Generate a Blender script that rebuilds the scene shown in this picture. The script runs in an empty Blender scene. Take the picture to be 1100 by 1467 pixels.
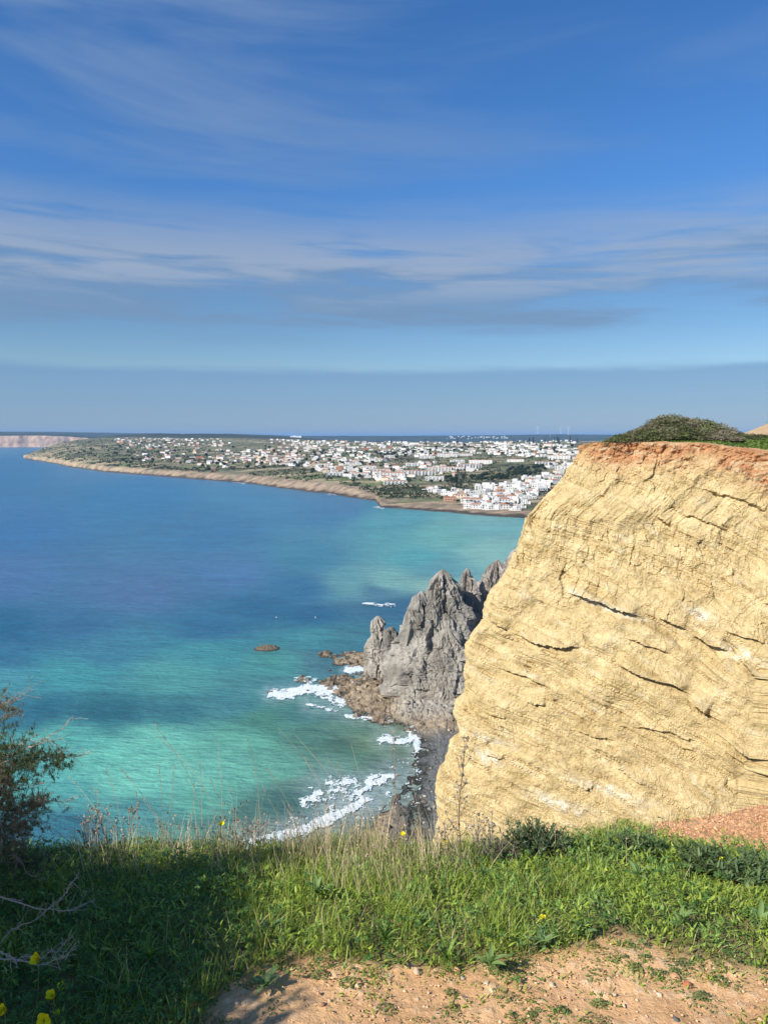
import bpy, math, random
import numpy as np
random.seed(7)
RNG = np.random.default_rng(11)
S = bpy.context.scene
COL = S.collection
# ------------------------------------------------------------------ camera, sky, sun, exposure
F = 1059.0                      # focal length in photograph pixels (1100 x 1467)
PITCH = math.atan(107.5 / F)
EYE = 100.0                     # eye height above the sea
cam_d = bpy.data.cameras.new('camera'); cam = bpy.data.objects.new('camera', cam_d); COL.objects.link(cam)
cam_d.sensor_fit = 'VERTICAL'; cam_d.sensor_height = 24.0; cam_d.lens = 24.0 * F / 1467.0
cam_d.clip_start = 0.05; cam_d.clip_end = 90000
cam.location = (0, 0, EYE); cam.rotation_euler = (math.pi / 2 - PITCH, 0, 0)
S.camera = cam
SUN_EL = math.radians(37); SUN_AZ = math.radians(232)     # azimuth clockwise from +Y: behind and to the left
sun_dir = np.array([math.sin(SUN_AZ) * math.cos(SUN_EL), math.cos(SUN_AZ) * math.cos(SUN_EL), math.sin(SUN_EL)])
sl = bpy.data.lights.new('sun', 'SUN'); sl.energy = 4.9; sl.angle = math.radians(0.53); sl.color = (1.0, 0.95, 0.86)
so = bpy.data.objects.new('sun', sl); COL.objects.link(so)
from mathutils import Vector, Matrix
so.rotation_euler = Vector(tuple(sun_dir)).to_track_quat('Z', 'Y').to_euler()
S.view_settings.view_transform = 'Standard'; S.view_settings.look = 'None'
S.view_settings.exposure = 0.38; S.view_settings.gamma = 1.0
S.view_settings.use_curve_mapping = False
S.cycles.use_denoising = True
S.cycles.max_bounces = 6; S.cycles.diffuse_bounces = 3; S.cycles.glossy_bounces = 2
S.cycles.transmission_bounces = 3; S.cycles.transparent_max_bounces = 4; S.cycles.volume_bounces = 0
S.cycles.use_adaptive_sampling = True; S.cycles.adaptive_threshold = 0.015

W = bpy.data.worlds.new('World'); S.world = W; W.use_nodes = True
wn = W.node_tree.nodes; wl = W.node_tree.links; wn.clear()


class NB:
    """tiny node helper"""
    def __init__(s, tree): s.t = tree; s.n = tree.nodes; s.l = tree.links
    def node(s, typ, **kw):
        n = s.n.new(typ)
        for k, v in kw.items(): setattr(n, k, v)
        return n
    def put(s, sock, v):
        if isinstance(v, bpy.types.NodeSocket): s.l.new(v, sock)
        elif v is not None: sock.default_value = v
    def math(s, op, a, b=None, c=None, clamp=False):
        n = s.node('ShaderNodeMath', operation=op, use_clamp=clamp)
        s.put(n.inputs[0], a)
        if b is not None: s.put(n.inputs[1], b)
        if c is not None: s.put(n.inputs[2], c)
        return n.outputs[0]
    def vmath(s, op, a, b=None):
        n = s.node('ShaderNodeVectorMath', operation=op)
        s.put(n.inputs[0], a)
        if b is not None: s.put(n.inputs[1], b)
        return n.outputs[0]
    def noise(s, vec, scale, detail=4, rough=0.55, dist=0.0):
        n = s.node('ShaderNodeTexNoise'); s.put(n.inputs['Vector'], vec)
        n.inputs['Scale'].default_value = scale; n.inputs['Detail'].default_value = detail
        n.inputs['Roughness'].default_value = rough; n.inputs['Distortion'].default_value = dist
        return n.outputs['Fac']
    def voro(s, vec, scale, feature='F1'):
        n = s.node('ShaderNodeTexVoronoi', feature=feature); s.put(n.inputs['Vector'], vec)
        n.inputs['Scale'].default_value = scale
        return n.outputs['Distance']
    def ramp(s, fac, a, b, lo=0.0, hi=1.0, smooth=True):
        n = s.node('ShaderNodeMapRange', interpolation_type='SMOOTHSTEP' if smooth else 'LINEAR')
        s.put(n.inputs[0], fac); n.inputs[1].default_value = a; n.inputs[2].default_value = b
        n.inputs[3].default_value = lo; n.inputs[4].default_value = hi
        return n.outputs[0]
    def mix(s, fac, a, b, mode='MIX'):
        n = s.node('ShaderNodeMix', data_type='RGBA', blend_type=mode)
        s.put(n.inputs[0], fac); s.put(n.inputs[6], a); s.put(n.inputs[7], b)
        return n.outputs[2]
    def mapping(s, vec, scale=(1, 1, 1), rot=(0, 0, 0)):
        n = s.node('ShaderNodeMapping'); s.put(n.inputs[0], vec)
        n.inputs['Scale'].default_value = scale; n.inputs['Rotation'].default_value = rot
        return n.outputs[0]


wb = NB(W.node_tree)
sky = wb.node('ShaderNodeTexSky', sky_type='NISHITA'); sky.sun_disc = False
sky.sun_elevation = SUN_EL; sky.sun_rotation = SUN_AZ; sky.altitude = 100
sky.air_density = 1.0; sky.dust_density = 0.25; sky.ozone_density = 3.5
hsv = wb.node('ShaderNodeHueSaturation'); wb.put(hsv.inputs['Color'], sky.outputs[0])
hsv.inputs['Saturation'].default_value = 1.22; hsv.inputs['Value'].default_value = 0.86; hsv.inputs['Hue'].default_value = 0.5
tc = wb.node('ShaderNodeTexCoord')
sep = wb.node('ShaderNodeSeparateXYZ'); wb.put(sep.inputs[0], tc.outputs['Generated'])
dx, dy, dz = sep.outputs
az = wb.math('ARCTAN2', dx, dy)
el = wb.math('ARCSINE', dz)
cmb = wb.node('ShaderNodeCombineXYZ'); wb.put(cmb.inputs[0], az); wb.put(cmb.inputs[1], wb.math('ADD', el, wb.math('MULTIPLY', az, 0.03)))
dv = cmb.outputs[0]
n1 = wb.noise(wb.mapping(dv, (2.0, 18, 1)), 1.0, 6, 0.52, 0.5)
n2 = wb.noise(wb.mapping(dv, (4.5, 42, 1), (0, 0, 0.03)), 1.0, 6, 0.55, 0.4)
n3 = wb.noise(wb.mapping(dv, (1.1, 6, 1), (0, 0, -0.10)), 1.3, 5, 0.55, 0.4)
n4 = wb.noise(wb.mapping(dv, (14, 110, 1)), 1.0, 4, 0.6, 0.3)
def bump1(x, c, w):   # soft bell on elevation
    a = wb.math('ABSOLUTE', wb.math('SUBTRACT', x, c))
    return wb.ramp(a, 0.0, w, 1.0, 0.0)
nn = wb.math('ADD', wb.math('ADD', wb.math('MULTIPLY', n1, 0.5), wb.math('MULTIPLY', n2, 0.36)), wb.math('MULTIPLY', n4, 0.07))
elw = wb.math('ADD', el, wb.math('MULTIPLY', wb.math('SUBTRACT', n1, 0.5), 0.05))
band_a = wb.math('MULTIPLY', bump1(elw, 0.212, 0.10), wb.ramp(nn, 0.30, 0.50))          # broad pale band
band_b = wb.math('MULTIPLY', bump1(elw, 0.158, 0.040), wb.ramp(nn, 0.42, 0.52))          # darker ragged streak under it
band_c = wb.math('MULTIPLY', wb.ramp(wb.math('ADD', el, wb.math('ADD', wb.math('MULTIPLY', wb.math('SUBTRACT', n2, 0.5), 0.022), wb.math('MULTIPLY', wb.math('SUBTRACT', n1, 0.5), 0.012))), 0.096, 0.080), wb.ramp(el, 0.0, 0.05, 0.92, 1.0))
band_d = wb.math('MULTIPLY', wb.ramp(el, 0.24, 0.34), wb.ramp(n3, 0.42, 0.62))
band_d = wb.math('MULTIPLY', band_d, wb.ramp(az, 0.30, -0.25, 0.35, 1.0))
skyc = wb.mix(1.0, hsv.outputs[0], wb.mix(wb.ramp(el, 0.12, 0.34), (0.84, 0.86, 0.92, 1), (0.94, 1.10, 1.30, 1)), 'MULTIPLY')
# cloud colours relative to the same physical sky (values are before the 0.1 strength)
pale = (2.7, 3.3, 4.3, 1); dark = (1.45, 2.35, 3.7, 1); bank = (1.25, 2.45, 4.3, 1); wisp = (1.6, 2.5, 4.1, 1)
c = wb.mix(wb.math('MULTIPLY', band_d, 0.62), skyc, wisp)
c = wb.mix(wb.math('MULTIPLY', band_a, 0.85), c, wb.mix(wb.ramp(wb.math('ADD', n2, wb.math('MULTIPLY', wb.math('SUBTRACT', el, 0.205), 3.0)), 0.36, 0.62), dark, pale))
c = wb.mix(wb.math('MULTIPLY', band_b, 0.75), c, dark)
c = wb.mix(wb.math('MULTIPLY', band_c, 0.66), c, bank)
bg = wb.node('ShaderNodeBackground'); wb.put(bg.inputs[0], c); bg.inputs[1].default_value = 0.10
wo = wb.node('ShaderNodeOutputWorld'); wl.new(bg.outputs[0], wo.inputs[0])

# ------------------------------------------------------------------ projection helpers
CP, SP = math.cos(PITCH), math.sin(PITCH)
def ray(x, y):
    x = np.asarray(x, float); y = np.asarray(y, float)
    dx = (x - 550) / F; dy = (733.5 - y) / F
    return dx, CP + dy * SP, -SP + dy * CP
def at_z(x, y, z):
    """point at world height z seen at photograph pixel x, y"""
    a, b, c = ray(x, y); t = (z - EYE) / c
    return a * t, b * t
def at_y(x, y, Y):
    a, b, c = ray(x, y); t = Y / b
    return np.array([a * t, Y + 0 * t, EYE + c * t])
def proj(X, Y, Z):
    X = np.asarray(X, float); Z = np.asarray(Z, float) - EYE
    d = Y * CP - Z * SP; v = Y * SP + Z * CP
    d = np.where(d > 0.01, d, 0.01)
    return 550 + F * X / d, 733.5 - F * v / d

# ------------------------------------------------------------------ numpy noise
PERM = RNG.permutation(4096).astype(np.int64)
def _h(*a):
    r = np.zeros(np.broadcast(*a).shape, np.int64)
    for k in a: r = PERM[(r + k.astype(np.int64)) & 4095]
    return r
GR = RNG.normal(size=(4096, 3)); GR /= np.linalg.norm(GR, axis=1)[:, None]
def perlin(x, y, z=0.0):
    x, y, z = np.broadcast_arrays(np.asarray(x, float), np.asarray(y, float), np.asarray(z, float))
    xi, yi, zi = np.floor(x), np.floor(y), np.floor(z)
    fx, fy, fz = x - xi, y - yi, z - zi
    u, v, w = [f * f * f * (f * (f * 6 - 15) + 10) for f in (fx, fy, fz)]
    flat = not np.any(fz)
    out = 0
    for k in ((0,) if flat else (0, 1)):
        wk = 1.0 if flat else (w if k else 1 - w)
        for j in (0, 1):
            wj = v if j else 1 - v
            for i in (0, 1):
                wi = u if i else 1 - u
                g = GR[_h(xi + i, yi + j, zi + k)]
                out = out + wi * wj * wk * (g[..., 0] * (fx - i) + g[..., 1] * (fy - j) + g[..., 2] * (fz - k))
    return out * 1.6
def fbm(x, y, z=0.0, o=4, gain=0.5, lac=2.03):
    s = 0; a = 1.0; n = 0
    for i in range(o):
        s = s + a * perlin(x, y, z if np.ndim(z) else z + 0.0); n += a
        x = x * lac + 13.7; y = y * lac + 7.1; z = z * lac
        a *= gain
    return s / n
def ridged(x, y, z=0.0, o=4):
    s = 0; a = 1.0; n = 0
    for i in range(o):
        s = s + a * (1 - 2 * np.abs(perlin(x, y, z))); n += a
        x = x * 2.1 + 3.3; y = y * 2.1 + 9.2; z = z * 2.1
        a *= 0.5
    return s / n
def rnd(i, k=0): return ((_h(np.asarray(i, np.int64) + 31 * k, np.full(np.shape(i), k, np.int64)) * 7919) % 4096) / 4096.0
def voronoi(x, y):
    xi, yi = np.floor(x), np.floor(y)
    d1 = np.full(x.shape, 9.0); d2 = d1.copy(); cid = np.zeros(x.shape, np.int64); vx = np.zeros(x.shape); vy = vx.copy()
    for j in (-1, 0, 1):
        for i in (-1, 0, 1):
            h = _h(xi + i, yi + j)
            px_ = xi + i + 0.1 + 0.8 * ((h * 17) % 4096) / 4096; py_ = yi + j + 0.1 + 0.8 * ((h * 31) % 4096) / 4096
            d = np.hypot(px_ - x, py_ - y)
            m = d < d1
            d2 = np.where(m, d1, np.minimum(d2, d)); d1 = np.where(m, d, d1)
            cid = np.where(m, h, cid); vx = np.where(m, px_ - x, vx); vy = np.where(m, py_ - y, vy)
    return d1, d2, cid, vx, vy
def sstep(a, b, x):
    t = np.clip((x - a) / (b - a), 0, 1); return t * t * (3 - 2 * t)
def lerp(a, b, t): return a + (b - a) * t
def mixc(a, b, t):
    a = np.asarray(a, float); b = np.asarray(b, float); t = np.asarray(t)[..., None]
    return a * (1 - t) + b * t
def lin(h):
    c = np.array([int(h[i:i + 2], 16) for i in (0, 2, 4)]) / 255.0
    return np.where(c <= 0.04045, c / 12.92, ((c + 0.055) / 1.055) ** 2.4)
def seg_dist(x, y, pts):
    d = np.full(np.shape(x), 1e9); side = np.zeros(np.shape(x)); tt = side.copy(); n = len(pts) - 1
    for k in range(n):
        (ax, ay), (bx, by) = pts[k], pts[k + 1]
        l2 = (bx - ax) ** 2 + (by - ay) ** 2
        t = np.clip(((x - ax) * (bx - ax) + (y - ay) * (by - ay)) / l2, 0, 1)
        ex, ey = x - (ax + t * (bx - ax)), y - (ay + t * (by - ay))
        q = np.hypot(ex, ey); m = q < d
        d = np.where(m, q, d); tt = np.where(m, (k + t) / n, tt)
        side = np.where(m, np.sign((bx - ax) * (y - ay) - (by - ay) * (x - ax)), side)
    return d, side, tt
def in_poly(x, y, poly):
    r = np.zeros(np.shape(x), bool); n = len(poly)
    for k in range(n):
        x1, y1 = poly[k]; x2, y2 = poly[(k + 1) % n]
        c = ((y1 > y) != (y2 > y)) & (x < (x2 - x1) * (y - y1) / ((y2 - y1) or 1e-9) + x1)
        r ^= c
    return r
def poly_sd(x, y, poly):
    d, _, _ = seg_dist(x, y, list(poly) + [poly[0]])
    return np.where(in_poly(x, y, poly), d, -d)

# ------------------------------------------------------------------ mesh helpers
def mesh_np(name, V, faces, cols=None, smooth=False):
    """V (n,3); faces: list of int arrays, each (m,k)"""
    me = bpy.data.meshes.new(name)
    V = np.ascontiguousarray(V, np.float32).reshape(-1, 3)
    faces = [np.asarray(f, np.int32) for f in (faces if isinstance(faces, (list, tuple)) else [faces]) if len(f)]
    nl = sum(f.size for f in faces); nf = sum(len(f) for f in faces)
    me.vertices.add(len(V)); me.vertices.foreach_set('co', V.ravel())
    me.loops.add(nl); me.loops.foreach_set('vertex_index', np.concatenate([f.ravel() for f in faces]))
    me.polygons.add(nf)
    tot = np.concatenate([np.full(len(f), f.shape[1], np.int32) for f in faces])
    me.polygons.foreach_set('loop_start', np.concatenate([[0], np.cumsum(tot)[:-1]]).astype(np.int32))
    me.polygons.foreach_set('loop_total', tot)
    me.polygons.foreach_set('use_smooth', np.full(nf, bool(smooth)))
    if cols is not None:
        a = me.color_attributes.new('Col', 'FLOAT_COLOR', 'POINT')
        c = np.ones((len(V), 4), np.float32); c[:, :3] = cols; a.data.foreach_set('color', c.ravel())
    me.update(); me.validate()
    return me
def grid_faces(nr, nc):
    i = np.arange(nr * nc).reshape(nr, nc)
    return np.stack([i[:-1, :-1], i[:-1, 1:], i[1:, 1:], i[1:, :-1]], -1).reshape(-1, 4)
def link(name, me, mat=None, parent=None, **props):
    o = bpy.data.objects.new(name, me); COL.objects.link(o)
    if mat is not None and me is not None and not me.materials: me.materials.append(mat)
    if parent is not None: o.parent = parent
    for k, v in props.items(): o[k] = v
    return o
def empty(name, loc, **props):
    o = bpy.data.objects.new(name, None); COL.objects.link(o); o.location = loc; o.empty_display_size = 0.2
    for k, v in props.items(): o[k] = v
    return o

class Acc:
    """collects vertices / faces / colours into one mesh"""
    def __init__(s): s.V = []; s.Q = []; s.T = []; s.C = []; s.n = 0
    def add(s, V, Q=None, T=None, C=(1, 1, 1)):
        V = np.asarray(V, float).reshape(-1, 3)
        if Q is not None and len(Q): s.Q.append(np.asarray(Q) + s.n)
        if T is not None and len(T): s.T.append(np.asarray(T) + s.n)
        C = np.asarray(C, float)
        s.C.append(np.broadcast_to(C, V.shape) if C.ndim == 1 else C)
        s.V.append(V); s.n += len(V)
    def mesh(s, name, smooth=False):
        f = []
        if s.Q: f.append(np.concatenate(s.Q))
        if s.T: f.append(np.concatenate(s.T))
        return mesh_np(name, np.concatenate(s.V), f, np.concatenate(s.C), smooth)

def tube(P, R, n=6, acc=None, C=(1, 1, 1)):
    P = np.asarray(P, float); R = np.broadcast_to(np.asarray(R, float), (len(P),))
    T = np.gradient(P, axis=0); T /= np.linalg.norm(T, axis=1)[:, None] + 1e-12
    ref = np.array([0, 0, 1.0]) if abs(T[0, 2]) < 0.9 else np.array([1.0, 0, 0])
    A = np.cross(T, ref); A /= np.linalg.norm(A, axis=1)[:, None] + 1e-12; B = np.cross(T, A)
    th = np.arange(n) * 2 * math.pi / n
    V = P[:, None] + R[:, None, None] * (np.cos(th)[None, :, None] * A[:, None] + np.sin(th)[None, :, None] * B[:, None])
    i = np.arange(len(P) * n).reshape(len(P), n); j = np.roll(i, -1, 1)
    Q = np.stack([i[:-1], j[:-1], j[1:], i[1:]], -1).reshape(-1, 4)
    V = V.reshape(-1, 3)
    capa = np.stack([np.zeros(n - 2, int), np.arange(1, n - 1), np.arange(2, n)], -1)
    T3 = np.concatenate([capa[:, ::-1], capa + (len(P) - 1) * n])
    if acc is None: acc = Acc()
    acc.add(V, Q, T3, C); return acc
def box(acc, x0, x1, y0, y1, z0, z1, C=(1, 1, 1)):
    V = [(x, y, z) for z in (z0, z1) for y in (y0, y1) for x in (x0, x1)]
    acc.add(V, [(0, 2, 3, 1), (4, 5, 7, 6), (0, 1, 5, 4), (2, 6, 7, 3), (0, 4, 6, 2), (1, 3, 7, 5)], None, C)

def blades(acc, root, h, w, azi, bend, lean, C, seg=3, up=None):
    """curved tapering blades: arrays of length n. azi = direction they bend towards, bend 0..1.5 curvature"""
    n = len(root); D = np.stack([np.cos(azi), np.sin(azi), np.zeros(n)], -1); Wd = np.stack([-np.sin(azi), np.cos(azi), np.zeros(n)], -1)
    tw = RNG.uniform(-0.9, 0.9, n); Wd = Wd * np.cos(tw)[:, None] + D * np.sin(tw)[:, None]
    P = root.copy(); rows = []
    for k in range(seg + 1):
        t = k / seg
        ww = w * (1 - t ** 1.6) * (0.75 + 0.5 * min(1, t * 3)) * 0.5
        if k < seg:
            rows.append(P - Wd * ww[:, None]); rows.append(P + Wd * ww[:, None])
        else: rows.append(P)
        a = lean + bend * (t + 0.5 / seg)
        P = P + (h / seg)[:, None] * (D * np.sin(a)[:, None] + np.array([0, 0, 1.0]) * np.cos(a)[:, None])
    V = np.stack(rows, 1)                       # n, 2seg+1, 3
    m = V.shape[1]; base = (np.arange(n) * m)[:, None]
    Q = np.concatenate([base + np.array([[2 * k, 2 * k + 1, 2 * k + 3, 2 * k + 2]]) for k in range(seg - 1)]) if seg > 1 else []
    T = base + np.array([[2 * seg - 2, 2 * seg - 1, 2 * seg]])
    acc.add(V.reshape(-1, 3), Q, T, np.repeat(C, m, 0))
def leaf_quads(acc, pos, nrm, size, C, asp=0.55, fold=0.15):
    """pointed leaves: 4-vertex kites with random roll around nrm"""
    n = len(pos); nrm = nrm / (np.linalg.norm(nrm, axis=1)[:, None] + 1e-9)
    r = RNG.normal(size=(n, 3)); a = np.cross(nrm, r); a /= np.linalg.norm(a, axis=1)[:, None] + 1e-9; b = np.cross(nrm, a)
    s = size[:, None]
    V = np.stack([pos - a * s * 0.5, pos + b * s * asp * 0.5 + nrm * s * fold * .3 + a * s * .05, pos + a * s * 0.5 - nrm * s * fold, pos - b * s * asp * 0.5 + nrm * s * fold * .3 + a * s * .05], 1)
    base = (np.arange(n) * 4)[:, None]
    acc.add(V.reshape(-1, 3), base + np.array([[0, 1, 2, 3]]), None, np.repeat(C, 4, 0))

# ------------------------------------------------------------------ materials
def material(name, build):
    m = bpy.data.materials.new(name); m.use_nodes = True; m.node_tree.nodes.clear()
    b = NB(m.node_tree); o = b.node('ShaderNodeOutputMaterial'); sh = build(b)
    b.l.new(sh, o.inputs[0]); return m
def coords(b): return b.node('ShaderNodeNewGeometry').outputs['Position']
def objc(b): return b.node('ShaderNodeTexCoord').outputs['Object']
def vcol(b): n = b.node('ShaderNodeAttribute'); n.attribute_name = 'Col'; return n.outputs['Color']
def bsdf(b, col, rough=0.8, spec=0.3, bump=None, bs=0.5, bd=1.0):
    p = b.node('ShaderNodeBsdfPrincipled'); b.put(p.inputs['Base Color'], col); b.put(p.inputs['Roughness'], rough)
    b.put(p.inputs['Specular IOR Level'], spec)
    if bump is not None:
        n = b.node('ShaderNodeBump'); b.put(n.inputs['Height'], bump); n.inputs['Strength'].default_value = bs; n.inputs['Distance'].default_value = bd
        b.l.new(n.outputs[0], p.inputs['Normal'])
    return p.outputs[0]
def m_simple(name, col, rough=0.7, var=0.15, scale=3.0, spec=0.3, bump=0.0, space='obj'):
    def f(b):
        v = objc(b) if space == 'obj' else coords(b)
        n = b.noise(v, scale, 5, 0.6)
        c = b.mix(n, tuple(np.array(col) * (1 - var)) + (1,), tuple(np.minimum(np.array(col) * (1 + var), 1)) + (1,))
        return bsdf(b, c, rough, spec, n if bump else None, 0.6, bump or 1)
    return material(name, f)
def m_vcol(name, rough=0.85, spec=0.2, var=0.2, scale=1.0, bump=0.0, bscale=None, trans=0.0, rnd_obj=0.0, bs=0.6):
    def f(b):
        v = coords(b); c = vcol(b)
        n = b.noise(v, scale, 6, 0.65)
        c = b.mix(1.0, c, b.mix(n, (1 - var,) * 3 + (1,), (1 + var,) * 3 + (1,)), 'MULTIPLY')
        if rnd_obj:
            oi = b.node('ShaderNodeObjectInfo')
            c = b.mix(1.0, c, b.mix(oi.outputs['Random'], (1 - rnd_obj,) * 3 + (1,), (1 + rnd_obj,) * 3 + (1,)), 'MULTIPLY')
        h = b.noise(v, bscale or scale * 3, 7, 0.7) if bump else None
        s = bsdf(b, c, rough, spec, h, bs, bump or 1)
        if trans:
            t = b.node('ShaderNodeBsdfTranslucent'); b.put(t.inputs[0], b.mix(1.0, c, (1.3, 1.35, 0.6, 1), 'MULTIPLY'))
            mx = b.node('ShaderNodeMixShader'); mx.inputs[0].default_value = trans
            b.l.new(s, mx.inputs[1]); b.l.new(t.outputs[0], mx.inputs[2]); s = mx.outputs[0]
        return s
    return material(name, f)

M_leaf = m_vcol('foliage', 0.55, 0.3, 0.15, 9.0, trans=0.3)
M_leaf_far = m_vcol('far foliage', 0.8, 0.1, 0.2, 0.3, trans=0.15, rnd_obj=0.25)
M_dry = m_vcol('dry stems', 0.8, 0.15, 0.2, 30.0, trans=0.15)
M_bark = m_vcol('bark', 0.85, 0.15, 0.35, 60.0, bump=0.004, bscale=150)

# ------------------------------------------------------------------ the sea
SEA = [(0, 645, '5a8cb8', (0.0425, 0.1509, 0.2319)), (150, 665, '4f86b6', (0.0415, 0.1535, 0.2626)), (0, 665, '4580b3', (0.0106, 0.1215, 0.2423)), (200, 700, '4380b3', (0.0149, 0.1438, 0.2784)), (350, 700, '4a86b4', (0.0347, 0.1730, 0.2845)), (0, 760, '3a76ab', (0.0229, 0.1274, 0.2727)), (300, 760, '3c7aa8', (0.0296, 0.1436, 0.2586)), (480, 730, '4680b0', (0.0348, 0.1557, 0.2727)), (560, 745, '4f96b0', (0.0684, 0.2692, 0.2832)), (680, 752, '5ba0b2', (0.1143, 0.3274, 0.3037)), (0, 830, '3c74a2', (0.0526, 0.1393, 0.2698)), (200, 850, '3f74a0', (0.0612, 0.1414, 0.2620)), (330, 820, '3a78a4', (0.0537, 0.1530, 0.2834)), (450, 800, '317e9c', (0.0380, 0.1752, 0.2478)), (640, 770, '57a2ab', (0.1186, 0.3446, 0.2887)), (700, 790, '66acae', (0.1951, 0.4073, 0.3290)), (600, 800, '409aa6', (0.0750, 0.3063, 0.2977)), (500, 838, '4a96a2', (0.1066, 0.2829, 0.2807)), (560, 832, '5ca6a8', (0.1657, 0.3665, 0.3100)), (620, 838, '68aaa8', (0.2115, 0.3878, 0.3102)), (620, 815, '4390a0', (0.0852, 0.2552, 0.2692)), (440, 842, '30709a', (0.0237, 0.1266, 0.2298)), (560, 870, '35688c', (0.0258, 0.1051, 0.1703)), (450, 885, '2f6690', (0.0157, 0.1019, 0.1889)), (380, 870, '2f6a93', (0.0182, 0.1113, 0.1997)), (300, 900, '2f6c94', (0.0244, 0.1234, 0.2157)), (100, 900, '326c96', (0.0294, 0.1234, 0.2240)), (0, 900, '2a6690', (0.0104, 0.1048, 0.1939)), (540, 845, '3a7a94', (0.0592, 0.1628, 0.2145)), (600, 868, '366a8e', (0.0298, 0.1109, 0.1792)), (0, 935, '2b7295', (0.0274, 0.1434, 0.2252)), (150, 932, '2d7f99', (0.0443, 0.1890, 0.2527)), (300, 930, '2f8b98', (0.0480, 0.2364, 0.2486)), (450, 912, '2f8594', (0.0471, 0.2134, 0.2324)), (500, 915, '30788c', (0.0423, 0.1640, 0.1954)), (100, 965, '2f909c', (0.0501, 0.2588, 0.2683)), (0, 980, '338c9c', (0.0593, 0.2454, 0.2722)), (250, 975, '3a969a', (0.0737, 0.2874, 0.2624)), (400, 950, '358e92', (0.0607, 0.2468, 0.2235)), (400, 980, '34838e', (0.0613, 0.2095, 0.2152)), (460, 950, '38788a', (0.0594, 0.1634, 0.1886)), (60, 1015, '2a6a86', (0.0233, 0.1280, 0.1737)), (160, 1022, '2a6880', (0.0218, 0.1220, 0.1522)), (0, 1020, '2c6f8a', (0.0316, 0.1430, 0.1917)), (250, 1020, '2c7284', (0.0350, 0.1525, 0.1734)), (330, 1010, '2f7e8a', (0.0535, 0.1942, 0.2044)), (430, 1025, '357a7e', (0.0612, 0.1789, 0.1597)), (380, 1035, '348078', (0.0637, 0.1994, 0.1431)), (90, 1062, '42a5a2', (0.0953, 0.3564, 0.3003)), (230, 1060, '52b3a8', (0.1373, 0.4279, 0.3262)), (350, 1055, '49a398', (0.1121, 0.3452, 0.2566)), (490, 1068, '4c6c6e', (0.0533, 0.1236, 0.0911)), (450, 1055, '4a807c', (0.0724, 0.1848, 0.1383)), (500, 1045, '578680', (0.1016, 0.2058, 0.1493)), (140, 1085, '50b5aa', (0.1342, 0.4457, 0.3442)), (200, 1120, '56b8ac', (0.1504, 0.4552, 0.3502)), (270, 1105, '56b5a8', (0.1529, 0.4471, 0.3381)), (340, 1110, '4da89c', (0.1260, 0.3759, 0.2834)), (400, 1100, '489c90', (0.1137, 0.3220, 0.2379)), (430, 1125, '45807c', (0.1036, 0.2007, 0.1633)), (480, 1090, '54887f', (0.0976, 0.2189, 0.1548)), (520, 1060, '60887a', (0.1260, 0.2142, 0.1334)), (0, 1100, '3ea0a2', (0.0890, 0.3409, 0.3129)), (80, 1130, '40a2a2', (0.0914, 0.3384, 0.3019)), (200, 1170, '3b9296', (0.0799, 0.2655, 0.2506)), (100, 1190, '2b7088', (0.0355, 0.1467, 0.1897)), (0, 1200, '2b6a86', (0.0296, 0.1295, 0.1785)), (300, 1150, '44a096', (0.0999, 0.3255, 0.2506)), (300, 1190, '35807c', (0.0678, 0.1980, 0.1615)), (250, 1200, '3a8c88', (0.0778, 0.2418, 0.2002)), (360, 1160, '3b7474', (0.0668, 0.1588, 0.1319)), (420, 1150, '3a686e', (0.0496, 0.1241, 0.1083)), (400, 1185, '4a7276', (0.0955, 0.1527, 0.1361)), (470, 1120, '5c8b8c', (0.1168, 0.2274, 0.1970)), (500, 1150, '6b8488', (0.1562, 0.1980, 0.1803)), (560, 1100, '567a78', (0.0981, 0.1705, 0.1334)), (600, 1100, '667c78', (0.1455, 0.1773, 0.1348)), (600, 1160, '5f6c6c', (0.0924, 0.1241, 0.0912)), (540, 1180, '5d6a6c', (0.0848, 0.1187, 0.0900)), (640, 1100, '6a7670', (0.1445, 0.1575, 0.1082)), (580, 1030, '607868', (0.1160, 0.1585, 0.0791))]
def sea_colour(px, py):
    qx = px + 14 * fbm(px / 130, py / 40, o=3); qy = py + 8 * fbm(px / 150 + 5, py / 35 + 9, o=3)
    num = 0; den = 0
    for x, y, h, bc in SEA:
        d2 = ((qx - x) * 0.42) ** 2 + (qy - y) ** 2
        w = 1 / (d2 + 45) ** 2
        num = num + w[..., None] * np.array(bc); den = den + w
    c = num / den[..., None]
    st = fbm(px / 160, py / 9, o=4)
    return c * (1 + 0.16 * st[..., None] + 0.07 * fbm(px / 25, py / 6 + 30, o=3)[..., None])
front = np.linspace(-31, 31, 430)
th = np.radians(np.concatenate([np.linspace(-150, -32, 30), front, np.linspace(32, 150, 30)]))
# rows evenly spread over the picture's rows, then out to the horizon
pyr = np.linspace(1330, 627.6, 470); r_rows = at_z(np.full_like(pyr, 550.0), pyr, 0.0)[1]
r_rows = np.concatenate([[4, 30, 80], r_rows[r_rows > 100]])
R_, T_ = np.meshgrid(r_rows, th, indexing='ij')
X_, Y_ = R_ * np.sin(T_), R_ * np.cos(T_)
Yp = np.maximum(Y_, 60.0)
pxs, pys = proj(X_, Yp, 0.0)
pxs = np.clip(pxs, -60, 800); pys = np.clip(pys, 640, 1230)
K_SEA = 1.0
sc = sea_colour(pxs, pys) * K_SEA

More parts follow.
